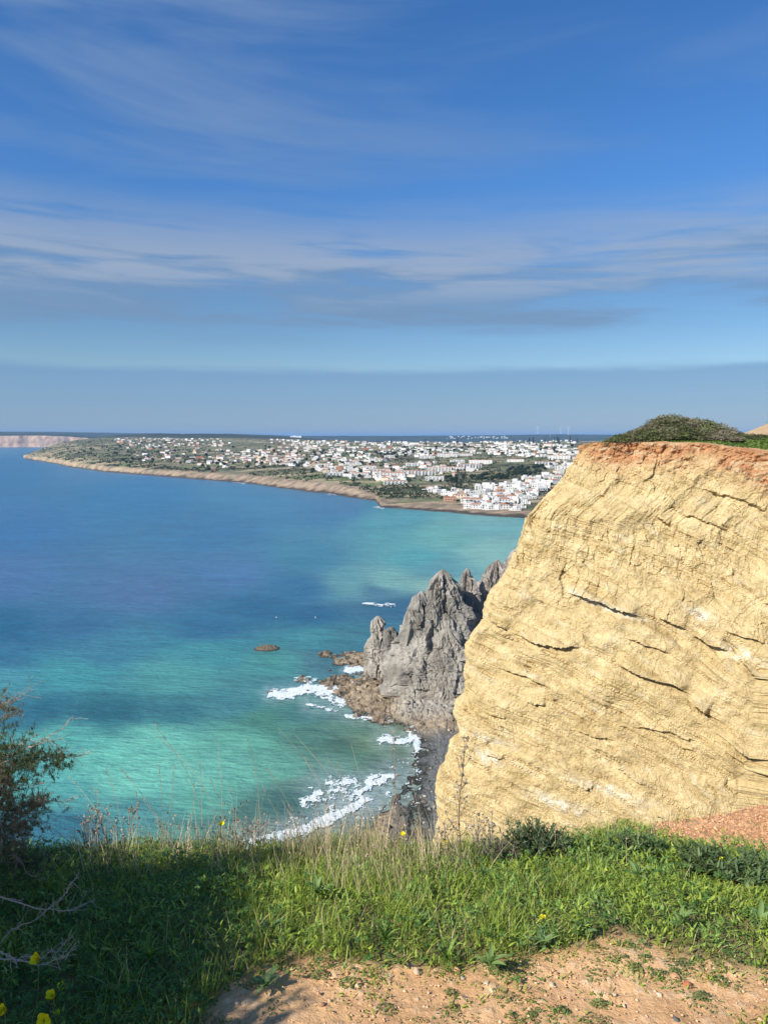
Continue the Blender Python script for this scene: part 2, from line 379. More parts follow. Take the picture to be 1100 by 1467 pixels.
for _pts, _r, _soft, _s in [([(352, 1211), (397, 1201), (443, 1187), (481, 1168), (510, 1150), (561, 1112)], 10, 30, 0.42), ([(470, 1130), (540, 1150), (600, 1140)], 20, 40, 0.30), ([(385, 994), (443, 990), (492, 1006)], 8, 14, 0.32),
                            ([(497, 960), (545, 965)], 5, 12, 0.4), ([(546, 1060), (596, 1055), (600, 1110)], 8, 18, 0.35), ([(440, 1012), (560, 1036)], 4, 14, 0.3)]:
    _d, _, _ = seg_dist(pxs + 8 * fbm(pxs / 20, pys / 8, o=3), pys + 5 * fbm(pxs / 20 + 4, pys / 8, o=3), _pts)
    _k = _s * (1 - sstep(_r * 0.5, _r + _soft, _d)) * np.clip(0.75 + 1.1 * fbm(pxs / 9, pys / 4, o=4), 0, 1.6) * (pys < 1226)
    sc = mixc(sc, (0.42, 0.54, 0.54), np.clip(_k, 0, 0.8))
Zs = 0.25 * fbm(X_ / 14, Y_ / 9, o=3) * sstep(2500, 300, R_)
def f_sea(b):
    v = coords(b); c = vcol(b)
    w1 = b.noise(b.mapping(v, (0.22, 0.5, 0.3), (0, 0, 0.25)), 1.0, 6, 0.62, 0.3)
    w2 = b.noise(b.mapping(v, (0.02, 0.05, 0.1), (0, 0, 0.2)), 1.0, 5, 0.6, 0.3)
    w3 = b.noise(b.mapping(v, (0.004, 0.012, 0.1), (0, 0, 0.1)), 1.0, 5, 0.6, 0.3)
    w4 = b.noise(b.mapping(v, (0.07, 0.19, 0.2), (0, 0, 0.22)), 1.0, 4, 0.65, 0.2)
    tone = b.math('ADD', b.math('MULTIPLY', w1, 0.3), b.math('ADD', b.math('MULTIPLY', w4, 0.4), b.math('MULTIPLY', w2, 0.3)))
    c = b.mix(1.0, c, b.mix(b.ramp(tone, 0.34, 0.66), (0.78, 0.81, 0.86, 1), (1.22, 1.18, 1.13, 1)), 'MULTIPLY')  # light and shade of the ripples put into the water colour
    h = b.math('ADD', b.math('ADD', b.math('MULTIPLY', w1, 0.5), b.math('MULTIPLY', w4, 0.9)), b.math('MULTIPLY', w2, 1.0))
    p = b.node('ShaderNodeBsdfPrincipled'); b.put(p.inputs['Base Color'], c)
    p.inputs['Roughness'].default_value = 0.25; p.inputs['IOR'].default_value = 1.33; p.inputs['Specular IOR Level'].default_value = 0.37
    n = b.node('ShaderNodeBump'); b.put(n.inputs['Height'], h); n.inputs['Strength'].default_value = 1.0; n.inputs['Distance'].default_value = 1.6
    b.l.new(n.outputs[0], p.inputs['Normal'])
    return p.outputs[0]
M_sea = material('sea water', f_sea)
link('sea', mesh_np('sea', np.stack([X_, Y_, Zs], -1).reshape(-1, 3), grid_faces(*X_.shape)[:, ::-1], sc.reshape(-1, 3), True), M_sea, kind='structure')

# ------------------------------------------------------------------ foam
def f_foam(b):
    v = coords(b); n = b.noise(v, 1.2, 6, 0.7)
    c = b.mix(b.ramp(n, 0.35, 0.6), (0.55, 0.68, 0.7, 1), (0.86, 0.88, 0.88, 1))
    return bsdf(b, c, 0.9, 0.2, n, 1.0, 0.5)
M_foam = material('foam', f_foam)
STROKES = [([(352, 1211), (397, 1201), (443, 1187), (481, 1170), (508, 1157), (516, 1150)], 8, 8, 1.0), ([(440, 1150), (478, 1128), (504, 1136), (515, 1146)], 12, 14, 0.66),
           ([(512, 1138), (535, 1124), (561, 1112)], 3, 6, 1.0), ([(470, 1124), (510, 1122), (550, 1113)], 5, 8, 0.75), ([(546, 1060), (584, 1063), (596, 1050), (595, 1072)], 6, 6, 0.95), ([(450, 1130), (500, 1122), (540, 1118)], 8, 12, 0.30),
           ([(367, 994), (409, 996), (443, 988), (481, 990)], 8, 6, 1.05), ([(440, 985), (470, 1000), (492, 1008)], 8, 6, 0.8), ([(497, 960), (520, 960), (540, 965)], 5, 5, 0.95),
           ([(422, 973), (450, 974)], 3, 4, 0.7), ([(498, 1028), (530, 1031), (556, 1032)], 4, 4, 0.8), ([(455, 936), (490, 932)], 2.5, 4, 0.6), ([(522, 864.5), (532, 865)], 1.6, 3, 1.0),
           ([(532, 866), (566, 867)], 1.0, 3, 0.7), ([(358, 928), (410, 931)], 2.0, 4, 0.7), ([(560, 1105), (620, 1080)], 10, 14, 0.25), ([(430, 1180), (520, 1130)], 14, 20, 0.28), ([(520, 1160), (600, 1140)], 14, 20, 0.3),
           ([(536, 727), (548, 728)], 0.5, 1.2, 0.85), ([(468, 706), (480, 708)], 1.0, 2, 1.0), ([(545, 716), (600, 719)], 0.8, 2, 0.9), ([(330, 690), (350, 692)], 0.6, 1.5, 0.8),
           ([(590, 1045), (600, 1100), (600, 1120)], 4, 8, 0.45), ([(440, 1010), (480, 1018)], 2, 4, 0.6)]
facc = Acc()
def foam_patch(x0, x1, y0, y1, step, strokes):
    X, Y = np.meshgrid(np.arange(x0, x1, step), np.arange(y0, y1, step * 1.15), indexing='ij')
    px, py = proj(X, Y, 0.0)
    wx = px + 5 * fbm(X / 6, Y / 6, o=3); wy = py + 4 * fbm(X / 6 + 9, Y / 6, o=3)
    m = np.zeros(X.shape)
    for pts, r, soft, s in strokes:
        d, _, _ = seg_dist(wx, wy, pts); m = np.maximum(m, s * (1 - sstep(r * 0.35, r * 0.6 + soft, d)))
    nz = 0.5 + 0.6 * fbm(X / 2.6, Y / 3.4, o=6, gain=0.72); rid = ridged(X / 4 + 1.2 * fbm(X / 3, Y / 3), Y / 5, o=4)
    keep = (m > 0.05) & (np.where(m > 0.9, m + 0.6, m * 0.70) + 2.0 * (nz - 0.5) + 0.34 * rid > 0.64)
    z = 0.18 + 0.35 * m * nz + np.maximum(0, 0.25 * fbm(X / 14, Y / 9, o=3))
    k = keep[:-1, :-1]
    F4 = grid_faces(*X.shape)[k.ravel()]
    if len(F4):
        u, inv = np.unique(F4, return_inverse=True)
        facc.add(np.stack([X, Y, z], -1).reshape(-1, 3)[u], inv.reshape(-1, 4), None, (1, 1, 1))
foam_patch(-45, 22, 160, 330, 0.28, STROKES)
foam_patch(-20, 10, 400, 440, 0.45, STROKES)
foam_patch(-330, 60, 880, 1700, 2.2, STROKES)
link('sea_foam', facc.mesh('sea_foam'), M_foam, kind='stuff', label='white foam of the small waves breaking along the rocky shore')

# ------------------------------------------------------------------ shore rocks and beach at the foot of the cliffs
SHELF = [[(478, 948), (484, 936), (505, 928), (535, 924), (560, 935), (565, 968), (530, 966), (505, 955)],
         [(458, 978), (480, 969), (515, 968), (545, 975), (640, 985), (760, 1000), (800, 1100), (760, 1300), (480, 1300), (505, 1225), (556, 1150), (590, 1120), (603, 1075), (600, 1052), (560, 1036), (520, 1028), (500, 1012), (487, 996)],
         [(362, 928), (372, 925), (392, 926), (402, 929), (395, 932), (370, 932)], [(459, 935), (465, 932), (475, 934), (474, 939), (463, 939)], [(426, 974), (434, 971), (442, 974), (436, 977)]]
X, Y = np.meshgrid(np.concatenate([np.arange(-46, 36, 0.33), np.arange(36, 150, 3)]), np.concatenate([np.arange(60, 150, 3), np.arange(150, 340, 0.42), np.arange(341, 900, 8)]), indexing='ij')
px, py = proj(X, Y, 0.0)
wx = px + 7 * fbm(X / 7, Y / 7, o=4); wy = py + 5 * fbm(X / 7 + 4, Y / 7 + 4, o=4)
sd = np.full(X.shape, -99.0)
for P in SHELF: sd = np.maximum(sd, poly_sd(wx, wy, P))
back = sstep(30, 70, X + 0.02 * (Y - 300))                                     # the land side, rising under the cliffs
d_, d2_, cid, vx_, vy_ = voronoi(X / 2.2 + 0.4 * fbm(X / 3, Y / 3), Y / 3.0)
rock = 0.75 * fbm(X / 2.5, Y / 2.5, o=5, gain=0.65) + 0.7 * fbm(X / 7, Y / 7, o=2) + 0.8 * (rnd(cid) - 0.4) - 0.35 * sstep(0.12, 0.0, d2_ - d_)
z = np.where(sd > 0, 0.25 + 1.3 * sstep(0, 26, sd), 0.25 + sd * 0.16) + rock * np.where(sd > -6, 1.0, 0.6)
beach = sstep(540, 600, wx) * sstep(1040, 1065, wy)
z = lerp(z, -0.12 + 0.030 * (wx - 585) * 0.6 + 0.42 * rock + 0.22 * fbm(X / 6, Y / 3, o=3), beach)
# (the sheet sinks below the water beyond the outcrop)
z = z + back * 6; z = lerp(z, -3.0, sstep(332, 352, Y - 0.6 * np.maximum(X - 40, 0))); z = np.clip(z, -3, 40)
green = sstep(0.1, 0.35, fbm(X / 9, Y / 9, o=3)) * sstep(0.2, 0.6, z) * sstep(620, 640, wx)
tone = 0.5 + 0.5 * fbm(X / 3, Y / 3, o=5)
cc = mixc((0.13, 0.09, 0.05), (0.42, 0.33, 0.22), np.clip(0.5 + 1.0 * fbm(X / 3, Y / 3, o=5) + 0.5 * fbm(X / 12, Y / 12, o=2), 0, 1))
talus = sstep(555, 585, px) * sstep(1046, 1018, py + 6 * fbm(X / 5, Y / 5, o=3)) * sstep(960, 985, py)
z = z + talus * (2.6 * sstep(1040, 985, py) + 0.9 * rnd(cid, 4) * (d2_ - d_))
cc = mixc(cc, mixc((0.24, 0.225, 0.19), (0.44, 0.41, 0.35), 0.5 + fbm(X / 2, Y / 2, 9.0, o=4)), talus * 0.85)
cc = mixc(cc, (0.095, 0.10, 0.035), np.clip(green, 0, 1) * 0.8)
cc = mixc(cc, mixc((0.06, 0.065, 0.065), (0.21, 0.21, 0.195), 0.5 + 0.8 * fbm(X / 0.9, Y / 0.9 + 5, o=4)), beach)
cc = mixc(cc, (0.035, 0.035, 0.025), sstep(0.55, 0.1, z))
M_shore = m_vcol('shore rock', 0.75, 0.3, 0.4, 1.0, bump=0.35, bscale=1.5)
link('rocky_shore', mesh_np('rocky_shore', np.stack([X, Y, z], -1).reshape(-1, 3), grid_faces(*X.shape), cc.reshape(-1, 3)), M_shore, kind='structure')

bo = Acc(); n = 900
bx_ = RNG.uniform(455, 660, n); by_ = RNG.uniform(950, 1175, n); bX, bY = at_z(bx_, by_, 0.6)
ii = np.clip(np.searchsorted(X[:, 0], bX), 0, X.shape[0] - 1); jj = np.clip(np.searchsorted(Y[0], bY), 0, Y.shape[1] - 1)
bz = z[ii, jj]; ok = (bz > 0.05) & (bz < 6) & (RNG.random(n) < np.where(by_ < 1040, 0.9, 0.35)); bX, bY, bz = bX[ok], bY[ok], bz[ok]; n = len(bX)
g1 = np.array([(0, 0, 1), (.9, 0, .1), (.2, .8, 0), (-.7, .5, .05), (-.6, -.6, 0), (.3, -.85, .1), (0, 0, -.6)]); g2 = np.array([(0, 1, 2), (0, 2, 3), (0, 3, 4), (0, 4, 5), (0, 5, 1), (6, 2, 1), (6, 3, 2), (6, 4, 3), (6, 5, 4), (6, 1, 5)])
rb = np.clip(RNG.lognormal(-0.75, 0.5, n), 0.2, 1.6); V_ = g1[None] * (1 + RNG.normal(0, .2, (n, 7, 3))) * rb[:, None, None]; tb = RNG.uniform(0, 6.28, n); V_ = np.stack([V_[..., 0] * np.cos(tb)[:, None] - V_[..., 1] * np.sin(tb)[:, None], V_[..., 0] * np.sin(tb)[:, None] + V_[..., 1] * np.cos(tb)[:, None], V_[..., 2] * 0.8], -1) + np.stack([bX, bY, bz + 0.15 * rb], -1)[:, None]
bo.add(V_.reshape(-1, 3), None, ((np.arange(n) * 7)[:, None, None] + g2[None]).reshape(-1, 3), np.repeat(mixc((0.09, 0.075, 0.055), (0.40, 0.35, 0.28), RNG.random(n)), 7, 0))
link('shore_boulders', bo.mesh('shore_boulders'), M_shore, kind='stuff', label='broken boulders and rubble strewn over the brown shore shelf')

def islet(name, px0, px1, py, h, label):
    cx, cy = at_z((px0 + px1) / 2, py, 0); hw = (px1 - px0) / 2 * cy / F
    a, r = np.meshgrid(np.linspace(0, 2 * math.pi, 61), np.linspace(0, 1, 22), indexing='ij')
    x = hw * r * np.cos(a); y = hw * 0.8 * r * np.sin(a); x[-1] = x[0]; y[-1] = y[0]
    zz = h * (1 - r ** 2.2) + 0.55 * h * fbm((x + cx) / 1.2, (y + cy) / 1.2, o=4, gain=0.6) * (1.15 - r) - 0.6 * r
    V = np.stack([x * (1 + 0.25 * fbm(x / 2 + cx, y / 2)), y, zz], -1)
    C = mixc((0.07, 0.055, 0.035), (0.21, 0.165, 0.11), 0.5 + 0.7 * fbm(x / 1.5 + cx, y / 1.5, o=4)); C = mixc(C, (0.04, 0.04, 0.03), sstep(0.5, 0.1, zz))
    o = link(name, mesh_np(name, V.reshape(-1, 3), grid_faces(*x.shape), C.reshape(-1, 3)), M_shore, label=label, category='rock', group='low rocks awash off the headland')
    o.location = (cx, cy, 0); return o
islet('sea_rock', 360, 405, 929, 1.6, 'long low brown rock standing alone in the turquoise bay')
islet('sea_rock', 458, 477, 936, 1.4, 'small rounded rock just off the tip of the brown shelf')
islet('sea_rock', 424, 440, 975, 0.9, 'flat rock at the upper edge of the white surf')
islet('sea_rock', 380, 396, 992, 0.8, 'little dark rock inside the left end of the white surf')
islet('sea_rock', 468, 476, 961, 0.8, 'tiny dark rock between the upper shelf and the surf')
islet('sea_rock', 436, 446, 991, 1.0, 'knobbly dark rock in the middle of the white surf')

# ------------------------------------------------------------------ grey volcanic outcrop
def f_grey(b):
    v = coords(b); c = vcol(b); n = b.noise(v, 0.25, 8, 0.7); m = b.noise(v, 1.3, 6, 0.7)
    c = b.mix(1.0, c, b.mix(n, (0.66, 0.66, 0.66, 1), (1.42, 1.38, 1.30, 1)), 'MULTIPLY')
    c = b.mix(1.0, c, b.mix(m, (0.75, 0.75, 0.75, 1), (1.25, 1.25, 1.25, 1)), 'MULTIPLY')
    return bsdf(b, c, 0.9, 0.15, b.math('ADD', m, b.math('MULTIPLY', n, 2)), 0.8, 0.8)
M_grey = material('grey rock', f_grey)
racc = Acc()
def spire(pxt, pyt, Yt, rx, ry, zb=-2.0, p=0.8, seed=0, lean=(0, 0), C=(0.235, 0.222, 0.2)):
    top = at_y(pxt, pyt, Yt); H = top[2] - zb
    na, nh = 150, 120
    a, t = np.meshgrid(np.linspace(0, 2 * math.pi, na), np.linspace(0, 1, nh), indexing='ij')
    prof = (t ** p)
    cx, cy = np.cos(a), np.sin(a)
    zz = top[2] - H * t
    X0 = top[0] + lean[0] * t + rx * prof * cx; Y0 = top[1] + lean[1] * t + ry * prof * cy
    # lumps, facets and clefts: solid noise, a little drawn out vertically
    big = fbm(X0 / 13 + seed, Y0 / 13, zz / 18 + seed, o=2)
    fine = fbm(X0 / 2.0, Y0 / 2.0, zz / 1.8, o=4, gain=0.62)
    # planar slabs leaning to one side, like broken lava
    arc = a / (2 * math.pi) * 6.0 * np.maximum(rx, ry); arc = np.where(a > math.pi, a / (2 * math.pi) * 6.0 * rx - 6.0 * rx, arc)
    add = 0
    for cs, cz, am, q_ in ((8.0, 10.0, 0.9, 1), (3.6, 4.6, 0.85, 2), (1.5, 1.9, 0.8, 3)):
        e1, e2, ci, vx, vz = voronoi((arc + 0.30 * zz + 0.8 * big * cs) / cs + 7 * q_ + seed, zz / cz + 0.12 * arc / cs + seed)
        add = add + am * cs * 0.42 * ((rnd(ci, q_) - 0.5) * vx * 1.7 + (rnd(ci, q_ + 5) - 0.5) * vz * 1.7 + (rnd(ci, q_ + 11) - 0.5) * 0.55)
        add = add - 0.10 * cs * sstep(0.09, 0.0, e2 - e1)
    w_ = sstep(0.0, 0.10, t)
    k = 1 + 0.45 * big
    add = (add + 0.55 * fine) * w_
    X1 = top[0] + lean[0] * t + (rx * prof * k + add) * cx; Y1 = top[1] + lean[1] * t + (ry * prof * k + add) * cy
    Z1 = zz + 2.2 * fbm(X0 / 4, Y0 / 4, zz / 4, o=3) * w_
    X1[-1] = X1[0]; Y1[-1] = Y1[0]; Z1[-1] = Z1[0]
    tone = fbm(X1 / 9, Y1 / 9, Z1 / 7, o=4)
    col = mixc(np.array(C) * 0.68, np.array(C) * 1.45, 0.5 + 1.2 * tone)
    col = mixc(col, (0.27, 0.245, 0.2), sstep(0.1, 0.5, fbm(X1 / 14 + 50, Y1 / 14, Z1 / 12, o=3)) * 0.7)
    col = mixc(col, (0.16, 0.12, 0.08), sstep(5, 0, Z1))
    racc.add(np.stack([X1, Y1, Z1], -1).reshape(-1, 3), grid_faces(na, nh), None, col.reshape(-1, 3))
spire(541, 882, 300, 6.5, 7, p=0.5, seed=1.3, lean=(0.5, -2), C=(0.33, 0.305, 0.27))
spire(560, 898, 297, 5.5, 7, p=0.40, seed=2.9, lean=(1, -3), C=(0.25, 0.235, 0.21))
spire(634, 815, 286, 22, 16, p=0.72, seed=4.1, lean=(-3.5, -4), C=(0.30, 0.28, 0.25))
spire(604, 846, 284, 10, 9, p=0.6, seed=31.5, lean=(-3, -2), C=(0.31, 0.29, 0.26))
spire(669, 813, 297, 12, 9, p=0.7, seed=6.2, lean=(2, 0), C=(0.31, 0.28, 0.25))
spire(712, 801, 303, 22, 12, p=0.75, seed=9.7, lean=(3, 0), C=(0.34, 0.305, 0.27))
spire(740, 785, 308, 22, 14, p=0.65, seed=3.7, lean=(8, 0), C=(0.33, 0.30, 0.265))
spire(641, 900, 277, 13, 11, p=0.5, seed=5.5, lean=(1, -2), C=(0.32, 0.295, 0.26))
spire(598, 935, 276, 8, 8, p=0.45, seed=12.5, lean=(0, -1), C=(0.30, 0.28, 0.25))
spire(560, 962, 277, 4, 3, p=0.6, seed=21.5, C=(0.20, 0.19, 0.17))
spire(640, 965, 270, 9, 6, p=0.5, seed=22.5, C=(0.34, 0.32, 0.28))
link('rock_outcrop', racc.mesh('rock_outcrop'), M_grey, label='jagged grey volcanic rock outcrop rising from the brown shore shelf', category='rock')

# ------------------------------------------------------------------ the yellow cliff
SIL = [(560, 900), (600, 860), (637, 822), (655, 812), (700, 782), (740, 738), (775, 731), (800, 722), (830, 716), (850, 698), (870, 690), (890, 685), (905, 670), (930, 662), (960, 658), (985, 656),
       (1000, 651), (1030, 648), (1055, 650), (1064, 636), (1085, 634), (1110, 624), (1145, 621), (1170, 622), (1250, 600), (1500, 560), (2600, 300)]
RN = 3.2
DF = np.array([0.935, -0.355]); DB = np.array([0.80, 0.60])
zr = np.concatenate([np.arange(0, -48, -0.105), -np.geomspace(48, 104, 26)])
ur = np.concatenate([-np.geomspace(120, 9, 24), np.arange(-8.8, 31, 0.105), np.geomspace(31.3, 150, 22)])
tt_rows = np.concatenate([np.geomspace(140, 24, 9), np.arange(22, 0.1, -0.35)])     # plateau rows, far to rim
def rim_z(u): return np.interp(u, [-40, 0, 3, 6, 14, 22, 30, 60], [-0.5, -1.0, -0.65, -0.5, -0.6, -1.45, -2.0, -2.0]) + 0.22 * fbm(u / 1.6, u * 0 + 4.0, o=4)
U, Zc = np.meshgrid(ur, zr, indexing='xy')
rz = rim_z(U)
Zc = rz + Zc                      # height relative to the eye
def nose(z):
    Yn = 86 + 0.2 * np.maximum(z, -60)
    _, py0 = proj(0.2 * Yn, Yn, EYE + z)
    xs = np.interp(py0, [s[0] for s in SIL], [s[1] for s in SIL])
    d = Yn * CP - z * SP
    return (xs - 550) / F * d - 0.62 * RN, Yn
def sp_(u): return (u + np.sqrt(u * u + RN * RN)) / 2
Xn, Yn = nose(Zc)
# rounded brow: the nose line is smoothed a little towards the rim
Xb = Xn + DF[0] * sp_(U) + DB[0] * sp_(-U); Yb = Yn + DF[1] * sp_(U) + DB[1] * sp_(-U)
px, py = proj(Xb, Yb, EYE + Zc)
s_ = 1 / (1 + np.exp(-U / (RN * 0.6)))
NX = lerp(-0.6, -0.355, s_); NY = lerp(0.8, -0.935, s_); nl = np.hypot(NX, NY); NX /= nl; NY /= nl
# bedding coordinate: beds dip down to the right
warp = 0.6 * fbm(U / 9, Zc / 9, o=3)
dip = 0.18
Uc = np.clip(U, -20, 40)
sb = Zc + 0.17 * Uc + 0.0062 * Uc * np.abs(Uc) + warp
lowband = sstep(820, 900, py - 0.1 * (px - 800))     # below: well bedded; above: blocky
disp = 1.2 * fbm(U / 11, Zc / 8, 3.3, o=3) + 0.38 * fbm(U / 3.1, Zc / 2.6, 7.7, o=3)
def beds(s, wl, seed, amp, slit):
    q = s / wl; c0 = np.floor(q); fr = q - c0
    r0 = rnd(c0 + 5000, seed); r1 = rnd(c0 + 5001, seed)
    A = np.clip(0.35 + 1.3 * fbm(U / 5 + seed * 7, Zc / 4 + c0 * 3.1, o=2), 0, 1.2)
    tr = sstep(1 - 0.16 / wl * 0.8, 1.0, fr)
    d = amp * A * (lerp(r0, r1, tr) - 0.5) - amp * 0.35 * A * (1 - fr) ** 3
    g = np.clip(fbm(U / 2.6 + seed * 3 + c0 * 1.7, np.zeros_like(U) + c0 * 5.3, o=3) * 3.2 - 0.55, 0, 1)
    d = d - slit * g * np.exp(-((fr - 0.05) * wl / 0.13) ** 2)
    return d
disp += beds(sb, 2.3, 1, 0.85, 0.6) * lerp(0.6, 1, lowband)
disp += beds(sb + 0.3, 0.85, 2, 0.46, 0.34)
disp += beds(sb, 0.42, 3, 0.22, 0.16) + beds(sb + 0.1, 0.24, 4, 0.12, 0.10)
# blocky fractured faces
wu = U + 0.22 * fbm(U / 2, Zc / 2, 1.1, o=3); wz = Zc + 0.22 * fbm(U / 2, Zc / 2, 5.1, o=3)
for cs, cz, am, k in ((2.6, 3.4, 0.30, 1), (1.1, 1.3, 0.22, 2), (0.5, 0.55, 0.10, 3)):
    a1, a2, ci, vx, vz = voronoi((wu + 0.35 * wz) / cs + 3 * k, (wz + dip * wu) / cz)
    g = (rnd(ci, k) - 0.5) * vx * 2.3 + (rnd(ci, k + 9) - 0.5) * vz * 2.3 + (rnd(ci, k + 17) - 0.5) * 0.28
    am2 = lerp(1.0, 0.30, lowband) * sstep(-0.25, 0.25, fbm(U / 6 + 11, Zc / 5, 3.9, o=2))
    disp += am * am2 * g
    disp -= 0.055 * cs ** 0.5 * am2 * sstep(0.05, 0.0, a2 - a1) * sstep(-0.1, 0.4, fbm(U / 4 + k, Zc / 4, 2.2, o=2))
# vertical runnels under the soil
run = ridged(U / 1.5 + 0.3 * fbm(U, Zc / 2), Zc / 9, 4.4, o=4)
upp = sstep(-3, -6, Zc) * sstep(-22, -9, Zc)
disp -= 0.30 * run * upp
# long fractures that cast a shadow: rock above stands proud
SLITS = [([(812, 851), (850, 860), (885, 873), (918, 884)], 0.75, 26), ([(943, 884), (982, 901)], 0.55, 18), ([(995, 912), (1012, 924), (1042, 932)], 0.7, 18), ([(1050, 938), (1078, 965), (1100, 985), (1135, 1008)], 0.4, 14),
         ([(736, 908), (765, 920), (795, 925), (835, 926)], 0.6, 16), ([(878, 950), (915, 966), (962, 978), (985, 992)], 0.6, 16), ([(985, 1002), (1012, 1024)], 0.7, 14),
         ([(1028, 1050), (1060, 1076), (1105, 1108), (1160, 1140)], 0.65, 22), ([(703, 890), (728, 903)], 0.4, 10), ([(894, 912), (960, 937)], 0.35, 9), ([(710, 957), (760, 970), (785, 985)], 0.35, 10),
         ([(755, 1004), (782, 1009)], 0.45, 8), ([(698, 1022), (728, 1028)], 0.3, 8), ([(690, 1078), (725, 1088)], 0.35, 8), ([(830, 1125), (850, 1131)], 0.4, 7), ([(968, 1071), (992, 1078)], 0.3, 6),
         ([(940, 741), (952, 748), (958, 752)], 0.5, 9), ([(880, 1100), (900, 1112), (925, 1128)], 0.3, 8), ([(790, 985), (792, 1003)], 0.35, 6), ([(835, 893), (838, 922)], 0.3, 5),
         ([(905, 1040), (960, 1050), (1000, 1066)], 0.3, 9), ([(1040, 905), (1100, 920)], 0.35, 10), ([(820, 1045), (880, 1062)], 0.3, 8), ([(975, 735), (1045, 760)], 0.35, 12), ([(1000, 700), (1060, 715), (1100, 735)], 0.35, 12)]
wpx = px + 5 * fbm(U / 1.6, Zc / 1.6, 9.1, o=3); wpy = py + 4.5 * fbm(U / 1.6, Zc / 1.6, 19.1, o=3)
for pts, dep, up in SLITS:
    d, side, t = seg_dist(wpx, wpy, pts)
    end = sstep(0, 0.2, t) * sstep(1, 0.8, t) * 0.9 + 0.1
    cl = np.where((t > 0.001) & (t < 0.999), 1.0, np.exp(-(d / 4) ** 2))
    above = (side < 0)
    disp += np.where(above, dep * end * cl * np.exp(-(d / up) ** 1.5), -0.45 * dep * end * cl * np.exp(-(d / (up * 0.5)) ** 1.5))
# ragged red soil at the top
SOILY = np.interp(px, [800, 830, 850, 870, 900, 930, 960, 1000, 1040, 1070, 1100, 1200], [640, 648, 652, 662, 668, 660, 664, 656, 668, 682, 700, 722])
soil = sstep(18, -16, (py - SOILY) + 30 * fbm(U / 3, Zc / 1.4, 6.1, o=4))
cav = ridged(U / 1.3, Zc / 0.9, 2.0, o=4)
disp += soil * (0.55 * fbm(U / 1.1, Zc / 0.7, 8.8, o=4) - 0.35 * np.clip(cav, 0, 1)) + 0.35 * soil * sstep(-1.2, 0, Zc - rz)
disp += 0.13 * fbm(U / 0.6, sb / 0.30, 1.9, o=4, gain=0.7) + 0.07 * ridged(U / 1.9, Zc / 1.2, 6.9, o=4)
disp = disp * sstep(0.0, -0.5, Zc - rz) ** 0.7
fade = sstep(60, 40, np.abs(U)) * 0.8 + 0.2
disp *= fade
Xf = Xb + NX * disp; Yf = Yb + NY * disp; Zf = Zc + 0.35 * np.clip(disp, -0.6, 0.6) * sstep(-0.3, -2, Zc - rz) * 0.3
# colours of the face
yel = mixc((0.55, 0.415, 0.195), (0.74, 0.585, 0.32), 0.5 + 0.9 * fbm(U / 6, sb / 1.2, 4.0, o=4))
yel = mixc(yel, (0.70, 0.60, 0.40), sstep(0.12, 0.5, fbm(U / 3 + 20, sb / 0.7, 2.0, o=4)) * 0.7)
yel = mixc(yel, (0.47, 0.33, 0.13), sstep(0.15, 0.55, fbm(U / 7 + 40, sb / 1.8, 3.0, o=3)) * 0.55)
yel = mixc(yel, (0.58, 0.36, 0.17), sstep(34, 0, (py - SOILY) + 16 * fbm(U / 1.5, Zc, 16.1, o=3)) * 0.55)
yel = yel * (1 + 0.10 * fbm(U / 14, sb / 0.35, 41.0, o=4) + 0.06 * fbm(U / 9, sb / 1.3, 44.0, o=2))[..., None]
WH = [((1055, 935), 26, 9), ((1000, 880), 20, 8), ((870, 870), 50, 6), ((705, 1060), 30, 5), ((700, 1085), 18, 10), ((880, 1135), 45, 7), ((800, 1150), 40, 8)]
for (cx, cy), a, b_ in WH:
    k = np.exp(-((wpx - cx) / a) ** 2 - ((wpy - cy - 0.35 * (wpx - cx)) / b_) ** 2)
    yel = mixc(yel, (0.74, 0.69, 0.56), np.clip(k * 1.4 * (0.5 + fbm(U / 0.8, Zc / 0.6, o=3) * 1.5), 0, 0.9))
red = mixc((0.44, 0.19, 0.085), (0.58, 0.34, 0.17), 0.5 + 0.9 * fbm(U / 2, Zc / 1, 12.0, o=4))
cream = sstep(-0.02, 0.28, fbm(U / 1.9 + 60, Zc / 0.5, 9.0, o=4) + 0.25 * sstep(-0.8, -3.0, Zc - rz) - 0.1) * 0.85
red = mixc(red, (0.62, 0.47, 0.28), cream)
fc = mixc(yel, red, soil)
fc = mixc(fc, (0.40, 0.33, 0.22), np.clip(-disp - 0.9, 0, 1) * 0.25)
fc = mixc(fc, (0.30, 0.22, 0.12), sstep(0.25, 0.6, fbm(U / 0.8, Zc / 0.8, 22.0, o=3)) * 0.25)
# plateau
UT, TT = np.meshgrid(ur, tt_rows, indexing='xy')
rz2 = rim_z(UT); X0, Y0 = nose(rz2)
Xt = X0 + DF[0] * (sp_(UT) + TT) + DB[0] * (sp_(-UT) + TT * 0.8); Yt = Y0 + DF[1] * (sp_(UT) + TT) + DB[1] * (sp_(-UT) + TT * 0.8)
XM, YM = 34.0, 92.0                    # the shrub mound
def plateau_z(X, Y, T, rz):
    m = 2.1 * np.exp(-((X - XM) / 6.0) ** 2 - ((Y - YM) / 7) ** 2)
    r = 3.4 * sstep(42, 60, X) * sstep(80, 110, Y) + 1.4 * sstep(36, 56, X) * sstep(2, 20, T)
    return lerp(rz, -0.7, sstep(0, 12, T)) * 1.0 + (m + r) * sstep(0, 6, T) + 0.25 * fbm(X / 3, Y / 3, o=3) * sstep(0, 2, T)
Zt = plateau_z(Xt, Yt, TT, rz2)
gr = sstep(-0.25, 0.1, fbm(Xt / 2, Yt / 2, o=3) + 0.6 * sstep(1.0, 3.0, TT) * sstep(2, 7, UT) + 0.25)
gr = gr * sstep(0.4, 1.4, TT)
